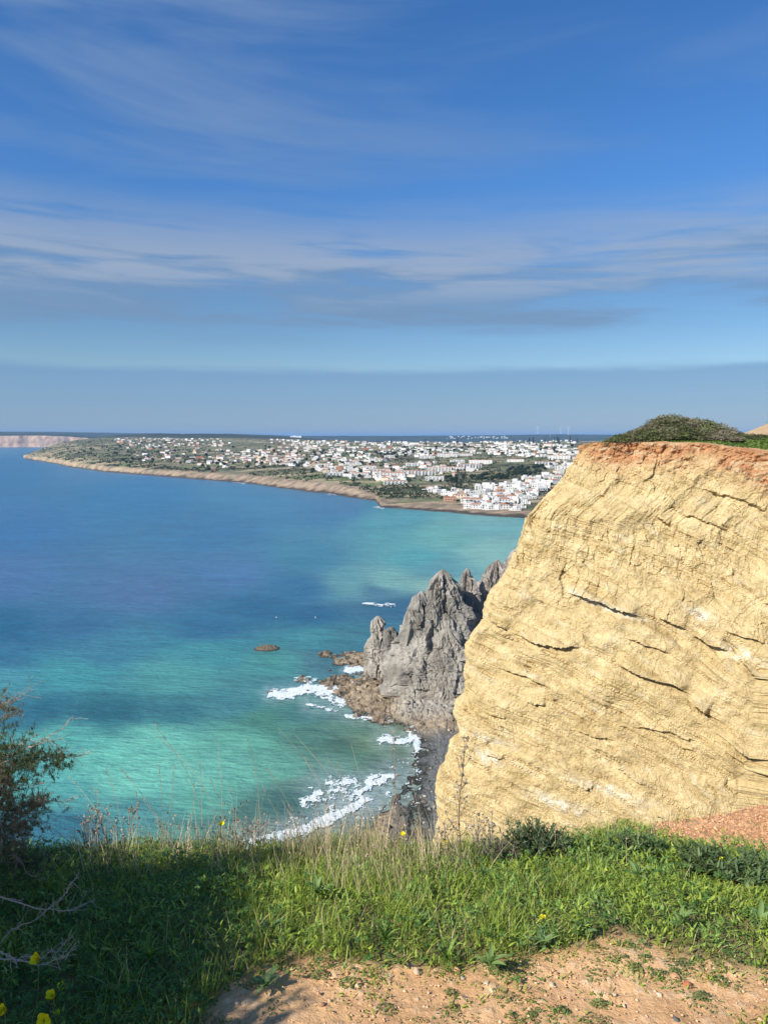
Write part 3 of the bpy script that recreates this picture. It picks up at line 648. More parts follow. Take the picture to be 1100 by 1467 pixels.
gr = gr * (1 - 0.95 * sstep(46, 49, Xt) * sstep(62, 57, Xt) * sstep(90, 93, Yt + 2 * fbm(Xt / 4, Yt / 4)) * sstep(122, 116, Yt))
tc_ = mixc((0.60, 0.42, 0.25), mixc((0.055, 0.085, 0.022), (0.10, 0.14, 0.04), 0.5 + fbm(Xt, Yt, o=3)), gr)
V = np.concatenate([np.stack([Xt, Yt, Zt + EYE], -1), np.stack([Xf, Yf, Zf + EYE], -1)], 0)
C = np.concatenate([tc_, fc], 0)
def f_cliff(b):
    v = coords(b); c = vcol(b)
    n = b.noise(v, 0.9, 7, 0.7); m = b.noise(v, 5.0, 5, 0.7)
    vd = b.voro(b.mapping(v, (1.4, 1.4, 2.4)), 1.0, 'DISTANCE_TO_EDGE')
    c = b.mix(1.0, c, b.mix(b.ramp(n, 0.3, 0.7), (0.86, 0.84, 0.80, 1), (1.12, 1.13, 1.15, 1)), 'MULTIPLY')
    c = b.mix(1.0, c, b.mix(m, (0.88, 0.87, 0.86, 1), (1.12, 1.12, 1.12, 1)), 'MULTIPLY')
    h = b.math('ADD', b.math('MULTIPLY', n, 0.8), b.math('ADD', b.math('MULTIPLY', m, 0.25), b.math('MULTIPLY', b.ramp(vd, 0.0, 0.06), 0.06)))
    return bsdf(b, c, 0.92, 0.12, h, 0.9, 0.6)
M_cliff = material('sandstone', f_cliff)
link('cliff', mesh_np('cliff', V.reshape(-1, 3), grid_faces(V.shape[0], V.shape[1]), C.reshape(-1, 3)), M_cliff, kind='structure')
def plateau_at(X, Y):
    """height of the plateau near a point (nearest grid vertex)"""
    k = np.argmin((Xt - X) ** 2 + (Yt - Y) ** 2); return EYE + Zt.ravel()[k]

# ------------------------------------------------------------------ shrubs on the cliff top
def shrub_mesh(name, rx, rz, nleaf, cols, size, seed, twigs=40):
    acc = Acc(); n = nleaf
    d = RNG.normal(size=(n, 3)); d[:, 2] = np.abs(d[:, 2]) * 1.0; d /= np.linalg.norm(d, axis=1)[:, None]
    lump = 1 + 0.5 * fbm(d[:, 0] * 2.2 + seed, d[:, 1] * 2.2, d[:, 2] * 2.2, o=3)
    rr = (RNG.random(n) ** 0.35) * lump
    P = d * rr[:, None] * np.array([rx, rx, rz])
    P[:, 2] = np.maximum(P[:, 2], 0.02)
    t = np.clip(0.5 + 0.9 * fbm(P[:, 0] * 1.2 + seed, P[:, 1] * 1.2, P[:, 2] * 1.2, o=2) + RNG.normal(0, 0.18, n), 0, 1)
    C = mixc(cols[0], cols[1], t)
    leaf_quads(acc, P, d + RNG.normal(0, 0.7, (n, 3)), size * RNG.uniform(0.6, 1.4, n), C, 0.6)
    leaf = acc.mesh(name + '_leaves')
    tw = Acc()
    for k in range(twigs):
        a = RNG.uniform(0, 6.28); e = RNG.uniform(0.35, 1.5); L = RNG.uniform(0.8, 1.12)
        q = np.array([math.cos(a) * math.cos(e) * rx, math.sin(a) * math.cos(e) * rx, math.sin(e) * rz]) * L
        pts = np.linspace(0, 1, 5)[:, None] * q + RNG.normal(0, 0.03 * rx, (5, 3)) * np.array([0, 1, 1, 1, 1])[:, None]
        tube(pts, np.linspace(0.035, 0.008, 5) * rx / 1.5, 4, tw, (0.16, 0.12, 0.085))
    return leaf, tw.mesh(name + '_twigs')
protos = [shrub_mesh('shrub', 1.7, 1.9, 4200, [(0.075, 0.095, 0.04), (0.19, 0.21, 0.09)], 0.20, 3),
          shrub_mesh('shrub', 1.6, 1.7, 3600, [(0.18, 0.15, 0.105), (0.36, 0.31, 0.22)], 0.17, 8, 90),
          shrub_mesh('shrub', 1.3, 1.2, 2600, [(0.10, 0.17, 0.04), (0.20, 0.32, 0.07)], 0.17, 13),
          shrub_mesh('shrub', 1.5, 1.8, 3800, [(0.11, 0.115, 0.06), (0.25, 0.24, 0.13)], 0.18, 18, 60)]
kinds = ['dense dark green shrub', 'dry grey-brown twiggy shrub', 'low bright green shrub', 'olive-brown shrub']
SHR = [(884, 626, 86, 3, .55), (896, 622, 87, 0, .75), (912, 616, 88, 3, .85), (930, 608, 89, 1, 1.0), (948, 598, 90, 3, 1.1), (962, 594, 91, 3, 1.25), (985, 598, 91, 1, 1.1), (1003, 600, 91, 0, 1.1),
       (1022, 606, 90, 3, 1.05), (1040, 612, 89, 1, 1.0), (1055, 620, 88, 0, .9), (905, 630, 85, 2, .6), (930, 629, 85, 0, .7), (955, 628, 85, 2, .75), (980, 628, 85, 2, .75), (1005, 630, 84, 0, .8),
       (1030, 636, 83, 1, .75), (1046, 638, 82, 1, .7), (1066, 626, 85, 0, .9), (1082, 622, 88, 0, .9), (1080, 636, 82, 2, .7), (1100, 640, 81, 2, .8), (1062, 640, 81, 2, .6), (1095, 628, 86, 2, .9), (1115, 632, 86, 2, 1.0),
       (1112, 603, 112, 2, 1.1), (1135, 602, 112, 2, 1.4), (940, 620, 87, 0, .9), (968, 615, 88, 1, 1.0), (995, 615, 88, 3, 1.0), (1018, 620, 87, 0, 0.9),
       (888, 622, 84.6, 0, .7), (908, 617, 84.4, 3, .85), (930, 613, 84.2, 0, 0.95), (955, 611, 84, 3, 1.0), (980, 611, 83.6, 0, 1.0), (1004, 614, 83.2, 3, .95), (1026, 620, 82.6, 1, .85), (1048, 626, 82, 1, .8), (870, 632, 85, 0, .35), (890, 631, 84.5, 2, .5)]
for i, (x, y, Yd, k, sc_) in enumerate(SHR):
    tpt = at_y(x, y, Yd); lf, tw = protos[k]
    zg = min(plateau_at(tpt[0], Yd), tpt[2] - 0.4)
    where = 'at the left end of the cliff-top thicket' if x < 925 else ('on the rounded summit of the thicket' if (y < 612 and x < 1035) else ('low along the edge above the red soil' if (y > 625 and x < 1035) else ('beyond the sandy path at the right' if Yd > 105 else ('on the right of the thicket by the green slope' if x >= 1035 else 'in the middle of the cliff-top thicket'))))
    e = empty('shrub', (tpt[0], Yd, zg), label=kinds[k] + ' ' + where, category='shrub', group='shrubs on top of the yellow cliff')
    hgt = tpt[2] - zg; hz = [1.9, 1.7, 1.2, 1.8][k]
    e.scale = (sc_ * 1.25, sc_ * 1.25, max(0.3, hgt / hz * 0.98)); e.rotation_euler = (0, 0, RNG.uniform(0, 6.28))
    link('foliage', lf, M_leaf_far, e, kind='stuff'); link('twigs', tw, M_bark, e, kind='stuff')
# grass carpet on the plateau
ga = Acc(); n = 26000
uu = RNG.uniform(2, 45, n); tq = RNG.uniform(0.35, 24, n) ** 1.0
rq = rim_z(uu); a0, b0 = nose(rq)
gx = a0 + DF[0] * (sp_(uu) + tq) + DB[0] * (sp_(-uu) + tq * .8); gy = b0 + DF[1] * (sp_(uu) + tq) + DB[1] * (sp_(-uu) + tq * .8)
gz = plateau_z(gx, gy, tq, rq) + EYE
path = 1.0 * ((gx > 48) & (gx < 60) & (gy > 91) & (gy < 119))
kp = (RNG.random(n) > path) & (fbm(gx / 2, gy / 2, o=3) + 0.25 > RNG.uniform(-.25, .1, n))
gx, gy, gz = gx[kp], gy[kp], gz[kp]
leaf_quads(ga, np.stack([gx, gy, gz + 0.06], -1), np.stack([RNG.normal(0, .6, len(gx)), RNG.normal(-.5, .6, len(gx)), np.ones(len(gx)) * .8], -1), RNG.uniform(0.2, 0.5, len(gx)), mixc((0.08, 0.13, 0.03), (0.20, 0.30, 0.06), RNG.random(len(gx))))
link('plateau_grass', ga.mesh('plateau_grass'), M_leaf_far, kind='stuff', label='bright green ground cover on top of the yellow cliff')

# ------------------------------------------------------------------ town coast: terrain
SHORE = [(30, 655.5), (45, 659), (60, 661), (100, 669), (150, 676), (200, 680), (250, 684), (300, 688), (350, 692), (400, 699), (440, 704), (470, 707), (500, 712), (538, 718), (545, 727), (600, 731), (650, 735), (700, 739), (745, 742), (800, 748), (900, 757), (1100, 775), (1400, 800)]
shx, shy = at_z([p[0] for p in SHORE], [p[1] for p in SHORE], 0.0)
sha = shx / shy
CREST = [(30, 654, 3750), (45, 649, 3700), (60, 643, 3800), (90, 634, 3900), (130, 628, 4100), (200, 626.5, 4500), (300, 627.5, 4300), (400, 629, 4000), (430, 630, 3900), (500, 633.5, 3300), (600, 635, 3100), (700, 635, 3000), (800, 633, 2900), (900, 632, 2900), (1400, 632, 2900)]
cra = np.array([(c[0] - 550) / F for c in CREST]); crY = np.array([c[2] for c in CREST]); crz = EYE - (np.array([c[1] for c in CREST]) - 626) / F * crY
def land_z(X, Y):
    a = X / Y; Ysh = np.interp(a, sha, shy); Yc = np.interp(a, cra, crY); zc = np.interp(a, cra, crz)
    d = Y - Ysh + 22 * fbm(X / 90, Y / 90, o=4) * sstep(-200, 100, Y - Ysh)
    px0 = 550 + a * F
    cl = 4 + 9 * sstep(560, 480, px0)
    tn = np.clip((d - 60) / np.maximum(Yc - Ysh - 60, 50), 0, 1.0)
    low = np.where(d > 0, 1.2 + cl * sstep(4, 55 + 25 * fbm(X / 50 + 3, Y / 50), d) , np.maximum(d * 0.06, -4))
    z = low + (zc - 1.2 - cl) * tn ** 0.92
    z = z + sstep(60, 260, d) * (7 * fbm(X / 380, Y / 380, 0.0, o=4) + 1.2 * fbm(X / 60, Y / 60, o=3)) * (0.5 + 0.5 * sstep(0, 0.2, tn))
    z = z + np.where(d > 0, 1.1 * fbm(X / 14, Y / 14, o=3) + 1.6 * fbm(X / 30, Y / 22, 5.0, o=4) * sstep(5, 25, d), 0)
    z = z - sstep(Yc, Yc + 900, Y) * (6 + 60 * sstep(110, 40, px0))
    left = sstep((36 - 550) / F, (30 - 550) / F, a)
    z = z - left * 120
    return z, d
cols_px = np.concatenate([np.linspace(24, 860, 640), np.linspace(864, 1500, 60)])
ca = (cols_px - 550) / F
tr_ = np.concatenate([np.linspace(-0.03, 0.06, 60)[:-1], 0.06 + 0.94 * (np.linspace(0, 1, 150)) ** 1.25, [1.05, 1.1, 1.2, 1.4, 1.7]])
A_, TR = np.meshgrid(ca, tr_, indexing='xy')
Ysh = np.interp(A_, sha, shy); Yc = np.interp(A_, cra, crY)
YL = Ysh + TR * np.maximum(Yc - Ysh, 300); XL = A_ * YL
ZL, DL = land_z(XL, YL)
pxl, pyl = proj(XL, YL, ZL)
veg = 0.5 + 0.9 * fbm(XL / 160, YL / 160, 5.0, o=4)
lc = mixc((0.060, 0.070, 0.038), (0.24, 0.225, 0.14), np.clip(veg + 0.5 * fbm(XL / 40, YL / 40, 2.0, o=3), 0, 1))
fields = sstep(0.16, 0.2, fbm(XL / 210 + 9, YL / 110, 2.0, o=2))
lc = mixc(lc, (0.13, 0.19, 0.06), fields * 0.55)
lc = mixc(lc, (0.40, 0.31, 0.20), sstep(0.10, 0.17, fbm(XL / 230 + 30, YL / 60, 8.0, o=3)) * 0.8)
band = sstep(95, 50, DL + 95 * fbm(XL / 55, YL / 40, o=4)) * (1 - 0.85 * (sstep(0.05, 0.3, fbm(XL / 45 + 7, YL / 25, 3.0, o=4)) * sstep(15, 35, DL)))
tan_ = mixc((0.15, 0.115, 0.085), (0.40, 0.30, 0.21), 0.5 + 1.2 * fbm(XL / 30, YL / 10, o=4))
lc = mixc(lc, tan_, band)
leftc = sstep(330, 120, pxl) * sstep(650, 150, DL) * sstep(-0.15, 0.15, fbm(XL / 90, YL / 70, 1.0, o=4) - 0.0004 * DL)
lc = mixc(lc, (0.42, 0.32, 0.20), leftc * 0.9)
lc = mixc(lc, (0.05, 0.045, 0.04), sstep(26, 6, DL + 26 * fbm(XL / 20, YL / 20, o=3)) * 0.9)
M_land = m_vcol('coastal land', 0.95, 0.05, 0.35, 0.06, bump=3.0, bscale=0.05)
link('coast_land', mesh_np('coast_land', np.stack([XL, YL, ZL], -1).reshape(-1, 3), grid_faces(*XL.shape), lc.reshape(-1, 3)), M_land, kind='structure')

def land_hit(x, y):
    """where the sight line through pixel x, y meets the coastal land (vectorised)"""
    x = np.asarray(x, float); y = np.asarray(y, float)
    a, b, c = ray(x, y); Ys = np.geomspace(880, 4700, 420)
    best = np.full(x.shape, np.nan)
    for k in range(len(Ys)):
        X = a / b * Ys[k]; zr_ = EYE + c / b * Ys[k]
        zl, d = land_z(X, np.full(x.shape, Ys[k]))
        hit = np.isnan(best) & (zl >= zr_) & (zl > 1)
        best = np.where(hit, Ys[k], best)
    X = a / b * best; ok = ~np.isnan(best)
    z = np.where(ok, land_z(np.where(ok, X, 0), np.where(ok, best, 1000))[0], 0)
    return X, best, z, ok

# far sea cliffs on the left and blue hills behind the town
def ridge(name, x0, x1, Y0, tops, depth, base_z, colf, nx=500, rough=6.0, mat=None):
    cx = np.linspace(x0, x1, nx); t = np.concatenate([np.linspace(0, 0.1, 14), np.linspace(0.12, 1, 16)])
    A, T = np.meshgrid((cx - 550) / F, t, indexing='xy')
    Yd = Y0 + depth * T + 60 * fbm(A * Y0 / 300, T * 2, o=3); Xd = A * Yd
    top = EYE - (np.interp(cx, [p[0] for p in tops], [p[1] for p in tops]) - 626) / F * (Y0 + depth)
    top = np.broadcast_to(top, A.shape)
    prof = base_z + (top - base_z) * colf[0](T) + rough * fbm(Xd / 400, Yd / 400, o=4) * sstep(0.05, 0.3, T)
    c = colf[1](Xd, Yd, prof, T)
    link(name, mesh_np(name, np.stack([Xd, Yd, prof], -1).reshape(-1, 3), grid_faces(*A.shape), c.reshape(-1, 3)), mat or M_land, kind='structure')
def cliff_prof(T): return 0.82 * sstep(0.0, 0.05, T) + 0.18 * sstep(0.05, 0.8, T)
def cliff_col(X, Y, Z, T):
    c = mixc((0.28, 0.18, 0.13), (0.64, 0.46, 0.33), 0.5 + 1.3 * fbm(X / 45, Z / 35, o=4))
    c = mixc(c, (0.20, 0.17, 0.15), sstep(0.2, 0.4, fbm(X / 45 + 9, Z / 120, o=3)) * 0.7)
    return mixc(c, (0.05, 0.065, 0.035), sstep(0.06, 0.12, T))
ridge('sea_cliffs', -500, 150, 7400, [(-500, 622), (0, 621.5), (60, 621), (100, 622.5), (130, 625), (150, 629)], 900, -2, (cliff_prof, cliff_col), 600)
def hill_prof(T): return sstep(-0.15, 0.9, T)
def hill_col(X, Y, Z, T): return mixc((0.035, 0.045, 0.03), (0.075, 0.085, 0.05), 0.5 + fbm(X / 300, Y / 300, o=4))
ridge('hills', -400, 1900, 8400, [(-400, 620), (0, 618.8), (90, 619.2), (200, 621), (330, 621.5), (420, 624.5), (560, 624.6), (700, 623.6), (800, 622.5), (860, 623), (1100, 624), (1900, 622)], 3200, 0, (hill_prof, hill_col), 700, 9.0)
ridge('headland_hill', 145, 520, 4700, [(145, 627), (170, 623.5), (215, 621.5), (330, 622), (400, 625), (450, 628.5), (520, 633)], 1200, 20, (hill_prof, hill_col), 300, 5.0)

# quarry-like pale hill patch beside the headland
# ------------------------------------------------------------------ town: houses
M_white = m_simple('white render', (0.72, 0.70, 0.66), 0.8, 0.12, 0.05)
M_cream = m_simple('cream render', (0.66, 0.56, 0.44), 0.8, 0.08, 0.4)
M_pink = m_simple('terracotta wall', (0.50, 0.27, 0.18), 0.8, 0.1, 0.4)
M_roof = m_simple('roof tiles', (0.42, 0.21, 0.13), 0.85, 0.2, 0.8)
M_flat = m_simple('flat roof', (0.62, 0.60, 0.57), 0.85, 0.1, 0.5)
M_win = m_simple('window glass', (0.06, 0.08, 0.10), 0.2, 0.2, 0.5, 0.5)
def prism_roof(acc, x0, x1, y0, y1, z, h, ov=0.4):
    x0 -= ov; x1 += ov; y0 -= ov; y1 += ov; ym = (y0 + y1) / 2; i = (y1 - y0) / 2 * 0.9
    V = [(x0, y0, z), (x1, y0, z), (x1, y1, z), (x0, y1, z), (x0 + i, ym, z + h), (x1 - i, ym, z + h)]
    acc.add(V, [(0, 1, 5, 4), (2, 3, 4, 5), (3, 2, 1, 0)], [(1, 2, 5), (3, 0, 4)])
def house_proto(k):
    """returns dict of meshes: wall, roof, window list (mesh, location)"""
    w = Acc(); r = Acc(); wins = []
    r_ = random.Random(100 + k)
    L = r_.uniform(10, 17); D = r_.uniform(8, 11); H = r_.choice([3.4, 6.2, 6.4]) if k % 3 else 6.4
    box(w, -L / 2, L / 2, -D / 2, D / 2, -3, H)
    tiled = k % 3 == 1
    if tiled: prism_roof(r, -L / 2, L / 2, -D / 2, D / 2, H + 0.003, 2.0)
    else:
        box(r, -L / 2 - 0.1, L / 2 + 0.1, -D / 2 - 0.1, D / 2 + 0.1, H + 0.003, H + 0.45)
        if k % 2: box(w, -L / 2 + 1, 0, -D / 2 + 2, D / 2 - 1, H + 0.455, H + 3.2)
    if k % 4 != 3:
        s = -1 if k % 2 else 1
        x0 = s * L / 2; x1 = s * (L / 2 + 5)
        box(w, min(x0, x1) + (0.002 if s > 0 else 0), max(x0, x1) - (0.002 if s < 0 else 0), -D / 2 + 1.5, D / 2 - 1, -3, H - 2.6 if H > 5 else 2.9)
        if tiled: prism_roof(r, min(x0, x1), max(x0, x1), -D / 2 + 1.5, D / 2 - 1, (H - 2.6 if H > 5 else 2.9) + 0.004, 1.2, 0.2)
    nf = 2 if H > 5 else 1
    for f in range(nf):
        n = int(L // 3.6)
        for i in range(n):
            x = -L / 2 + (i + 0.5) * L / n
            wins.append((r_.choice([1.3, 1.3, 2.2]), x, -D / 2, 1.6 + 3.0 * f))
    return w.mesh('wall'), r.mesh('roof'), wins, (M_roof if tiled else M_flat), tiled, H
def win_mesh(wd, h=1.5):
    a = Acc(); box(a, -wd / 2, wd / 2, -0.06, 0.10, -h / 2, h / 2); return a.mesh('window')
WM = {1.3: win_mesh(1.3), 2.2: win_mesh(2.2, 2.0)}
for m in WM.values(): m.materials.append(M_win)
HP = [house_proto(k) for k in range(12)]
def wall_variants(me):
    out = []
    for m in (M_white, M_cream, M_pink):
        c = me.copy(); c.materials.clear(); c.materials.append(m); out.append(c)
    return out
HW = [wall_variants(h[0]) for h in HP]
for h in HP: h[1].materials.append(h[3])
def row_proto(n, k):
    w = Acc(); r = Acc(); wins = []
    L = n * 7.0; st = 3 if k % 2 else 2
    for i in range(n):
        x0 = -L / 2 + i * 7.0; j = (i % 2) * 0.9
        box(w, x0 + 0.002, x0 + 6.998, -5 + j, 5, -3, st * 3.0 + 0.2)
        box(r, x0 + 0.4, x0 + 6.6, -4.4 + j, 4.6, st * 3.0 + 0.203, st * 3.0 + (1.5 if i % 3 else 0.7))
        box(w, x0 + 0.15, x0 + 0.45, -6.2 + j, -5.003 + j, -3, st * 3.0)
        for f in range(st): wins.append((2.2, x0 + 3.7, -5 + j, 1.5 + 3.0 * f))
    return w.mesh('wall'), r.mesh('roof'), wins, k
RP = [row_proto(6, 0), row_proto(8, 1), row_proto(5, 2)]
for i, r in enumerate(RP):
    r[0].materials.append(M_white); r[1].materials.append(M_roof if i != 2 else M_flat)

DIST = [  # polygon in the photograph, number, share tiled/cream, district phrase
    ([(668, 728), (740, 732), (765, 712), (800, 690), (800, 676), (765, 684), (735, 690), (700, 694), (672, 706)], 120, 0.08, 'in the dense white quarter behind the promenade'),
    ([(612, 700), (668, 705), (672, 722), (640, 712), (600, 704)], 16, 0.35, 'on the low bank at the left of the white quarter'),
    ([(540, 672), (600, 664), (675, 662), (690, 672), (640, 684), (580, 690), (545, 690)], 34, 0.2, 'beside the long white terraces above the rocky shore'),
    ([(775, 664), (830, 655), (826, 668), (800, 680), (780, 676)], 16, 0.15, 'just left of the yellow cliff'),
    ([(560, 634), (700, 633), (830, 631), (830, 652), (760, 656), (690, 650), (600, 656), (560, 650)], 260, 0.12, 'on the crowded far slope below the skyline'),
    ([(420, 640), (560, 638), (560, 690), (500, 686), (440, 672), (400, 662), (420, 652)], 170, 0.3, 'among trees in the middle of the hillside'),
    ([(330, 648), (420, 640), (430, 668), (370, 668), (330, 660)], 75, 0.55, 'on the gentle green slope right of the headland'),
    ([(385, 630), (560, 633), (560, 640), (430, 640), (390, 636)], 80, 0.35, 'in the row of houses along the skyline'),
    ([(165, 628), (265, 628), (330, 630), (330, 640), (260, 640), (200, 642), (165, 634)], 85, 0.5, 'clustered on the top of the left headland'),
    ([(175, 640), (262, 640), (268, 664), (235, 668), (190, 656)], 26, 0.3, 'scattered over the dark slope of the left headland'),
    ([(262, 640), (330, 646), (330, 672), (300, 676), (262, 664)], 34, 0.5, 'above the tan shore cliffs right of the headland')]
SHORTD = ['of the white beach quarter', 'of the low beach bank', 'beside the long terraces', 'next to the yellow cliff', 'of the far town slope', 'of the wooded hillside', 'of the green slope', 'of the skyline row', 'of the headland top', 'of the dark headland slope', 'above the shore cliffs']
hx, hy, hd = [], [], []
for di, (poly, n, q, ph) in enumerate(DIST):
    P = np.array(poly); x0, y0 = P.min(0); x1, y1 = P.max(0); got = 0; tries = 0
    pts = []
    while got < n and tries < 8000:
        x, y = RNG.uniform(x0, x1), RNG.uniform(y0, y1); tries += 1
        if not in_poly(np.array(x), np.array(y), poly): continue
        md = 3.6 if di in (0, 2) else 2.3
        if any(abs(x - a) < md * 1.6 and abs(y - b) < md * 0.62 for a, b in pts): continue
        pts.append((x, y)); got += 1
    for a, b in pts: hx.append(a); hy.append(b); hd.append(di)
hx, hy, hd = np.array(hx), np.array(hy), np.array(hd)
# long terrace rows first
ROWS = [(462, 668, 0), (560, 684, 1), (580, 679, 0), (604, 681, 1), (628, 676, 1), (650, 673, 0), (672, 671, 1), (592, 668, 2), (655, 663, 2), (688, 665, 1), (612, 657, 0), (640, 655, 1), (666, 653, 0), (560, 656, 2), (545, 676, 0), (528, 672, 2), (738, 662, 0), (800, 658, 1), (806, 672, 2), (780, 666, 0), (622, 688, 2), (566, 694, 0), (480, 682, 2), (514, 682, 0)]
rX, rY, rZ, rok = land_hit([r[0] for r in ROWS], [r[1] for r in ROWS])
occupied = []
def put_building(kind, wall, roof, wins, loc, rot, label, cat, group, with_win, sc=1.0):
    e = empty(kind, loc, label=label, category=cat, group=group); e.rotation_euler = (0, 0, rot); e.scale = (sc, sc, sc)
    link('wall', wall, None, e); link('roof', roof, None, e)
    if with_win:
        for wd, x, y, z in wins:
            o = link('window', WM[wd], None, e); o.location = (x, y, z)
for (x, y, k), X, Y, Z, ok in zip(ROWS, rX, rY, rZ, rok):
    if not ok: continue
    w, r, wins, kk = RP[k]
    put_building('terraced_house_row', w, r, wins, (X, Y, Z), RNG.uniform(-0.25, 0.2), ['two-storey', 'taller', 'short'][k] + ' row of white terraced houses ' + ('left of' if x < 540 else ('below' if x < 600 else ('beside' if x < 660 else 'right of'))) + ' the town centre ' + ('above the rocky shore' if y > 676 else ('on the middle slope' if y > 664 else 'high on the slope')), 'terraced houses', 'long white terraces of the town', Y < 1700)
    occupied.append((x, y, (3.0 + k) * 7 * F / Y / 2))
hX, hY, hZ, hok = land_hit(hx, hy)
order = np.argsort(hY); nind = 0; rest = Acc(); rest_roof = Acc()
for i in order:
    if not hok[i]: continue
    if any(abs(hx[i] - a) < w and abs(hy[i] - b) < 2.5 for a, b, w in occupied): continue
    di = hd[i]; q = DIST[di][2]
    k = random.randrange(12)
    tiled = random.random() < q
    while HP[k][4] != tiled: k = random.randrange(12)
    mi = 0 if random.random() > q * 0.6 else 1
    if random.random() < 0.025: mi = 2
    rot = random.choice([0, math.pi / 2, 0, 0]) + random.uniform(-0.45, 0.45)
    if nind < 292:
        colr = ['white', 'cream', 'terracotta'][mi]
        st = 'two-storey' if HP[k][5] > 5 else 'single-storey'
        pxs_ = [p[0] for p in DIST[di][0]]; pys_ = [p[1] for p in DIST[di][0]]
        fx_ = (hx[i] - min(pxs_)) / (max(pxs_) - min(pxs_)); fy_ = (hy[i] - min(pys_)) / (max(pys_) - min(pys_))
        pos = ['upper', 'middle', 'lower'][min(2, int(fy_ * 3))] + ' ' + ['far left', 'left', 'centre', 'right', 'far right'][min(4, int(fx_ * 5))]
        extra = ['', ' with roof room', ' with side wing'][(1 if (not tiled and k % 2) else 2) if k % 4 != 3 or (not tiled and k % 2) else 0]
        lab = f"{colr} {st} {'tiled' if tiled else 'flat-roofed'} house{extra}, {pos} {SHORTD[di]}"
        put_building('house', HW[k][mi], HP[k][1], HP[k][2], (hX[i], hY[i], hZ[i]), rot, lab, 'house', 'houses ' + DIST[di][3], hY[i] < 1250, random.uniform(0.7, 1.05))
        nind += 1
    else:
        s = random.uniform(0.8, 1.2); cr, sr = math.cos(rot), math.sin(rot)
        L, D, H = random.uniform(10, 20) * s, random.uniform(8, 11) * s, random.choice([3.5, 6.5])
        base = rest.n
        V = np.array([(x, y, z) for z in (-3, H) for y in (-D / 2, D / 2) for x in (-L / 2, L / 2)]) @ np.array([[cr, sr, 0], [-sr, cr, 0], [0, 0, 1]]) + np.array([hX[i], hY[i], hZ[i]])
        rest.add(V, [(0, 2, 3, 1), (4, 5, 7, 6), (0, 1, 5, 4), (2, 6, 7, 3), (0, 4, 6, 2), (1, 3, 7, 5)], None, [(0.78, 0.76, 0.72), (0.66, 0.56, 0.44), (0.48, 0.20, 0.12)][mi])
        if tiled:
            a = Acc(); prism_roof(a, -L / 2, L / 2, -D / 2, D / 2, H + 0.01, 1.8)
            V = np.concatenate(a.V) @ np.array([[cr, sr, 0], [-sr, cr, 0], [0, 0, 1]]) + np.array([hX[i], hY[i], hZ[i]])
            rest.add(V, a.Q[0], a.T[0], (0.42, 0.21, 0.13))
# village specks on the far blue hills
for k in range(48):
    x = RNG.uniform(640, 728); y = RNG.uniform(624.8, 628.5)
    Yv = RNG.uniform(7600, 8200); p = at_y(x, y, Yv)
    L = RNG.uniform(7, 18)
    box(rest, p[0] - L / 2, p[0] + L / 2, Yv, Yv + 10, p[2] - 4, p[2] + 4, (0.6, 0.6, 0.6))
for x, y in ((418, 625.5), (422, 625), (426, 625.6), (318, 624), (262, 622.2), (430, 625.3)):
    p = at_y(x, y, 6900); box(rest, p[0] - 12, p[0] + 12, 6890, 6902, p[2] - 20, p[2] + 6, (0.8, 0.78, 0.75))
link('distant_houses', rest.mesh('distant_houses'), m_vcol('distant walls', 0.85, 0.1, 0.05, 0.1), kind='stuff', label='faint white houses of the upper town and the far village')
# the terracotta building by the beach
bX, bY, bZ, _ = land_hit(np.array([644.0]), np.array([718.0]))
e = empty('beach_building', (bX[0], bY[0], bZ[0]), label='low terracotta red building by the beach at the left of the white quarter', category='building')
a = Acc(); box(a, -9, 9, -5, 5, -3, 6); link('wall', a.mesh('wall'), M_pink, e)
a = Acc(); box(a, -9.3, 9.3, -5.3, 5.3, 6.003, 6.5); link('roof', a.mesh('roof'), M_roof, e)
for i in range(4): o = link('window', WM[1.3], None, e); o.location = (-6 + 4 * i, -5, 2.6)

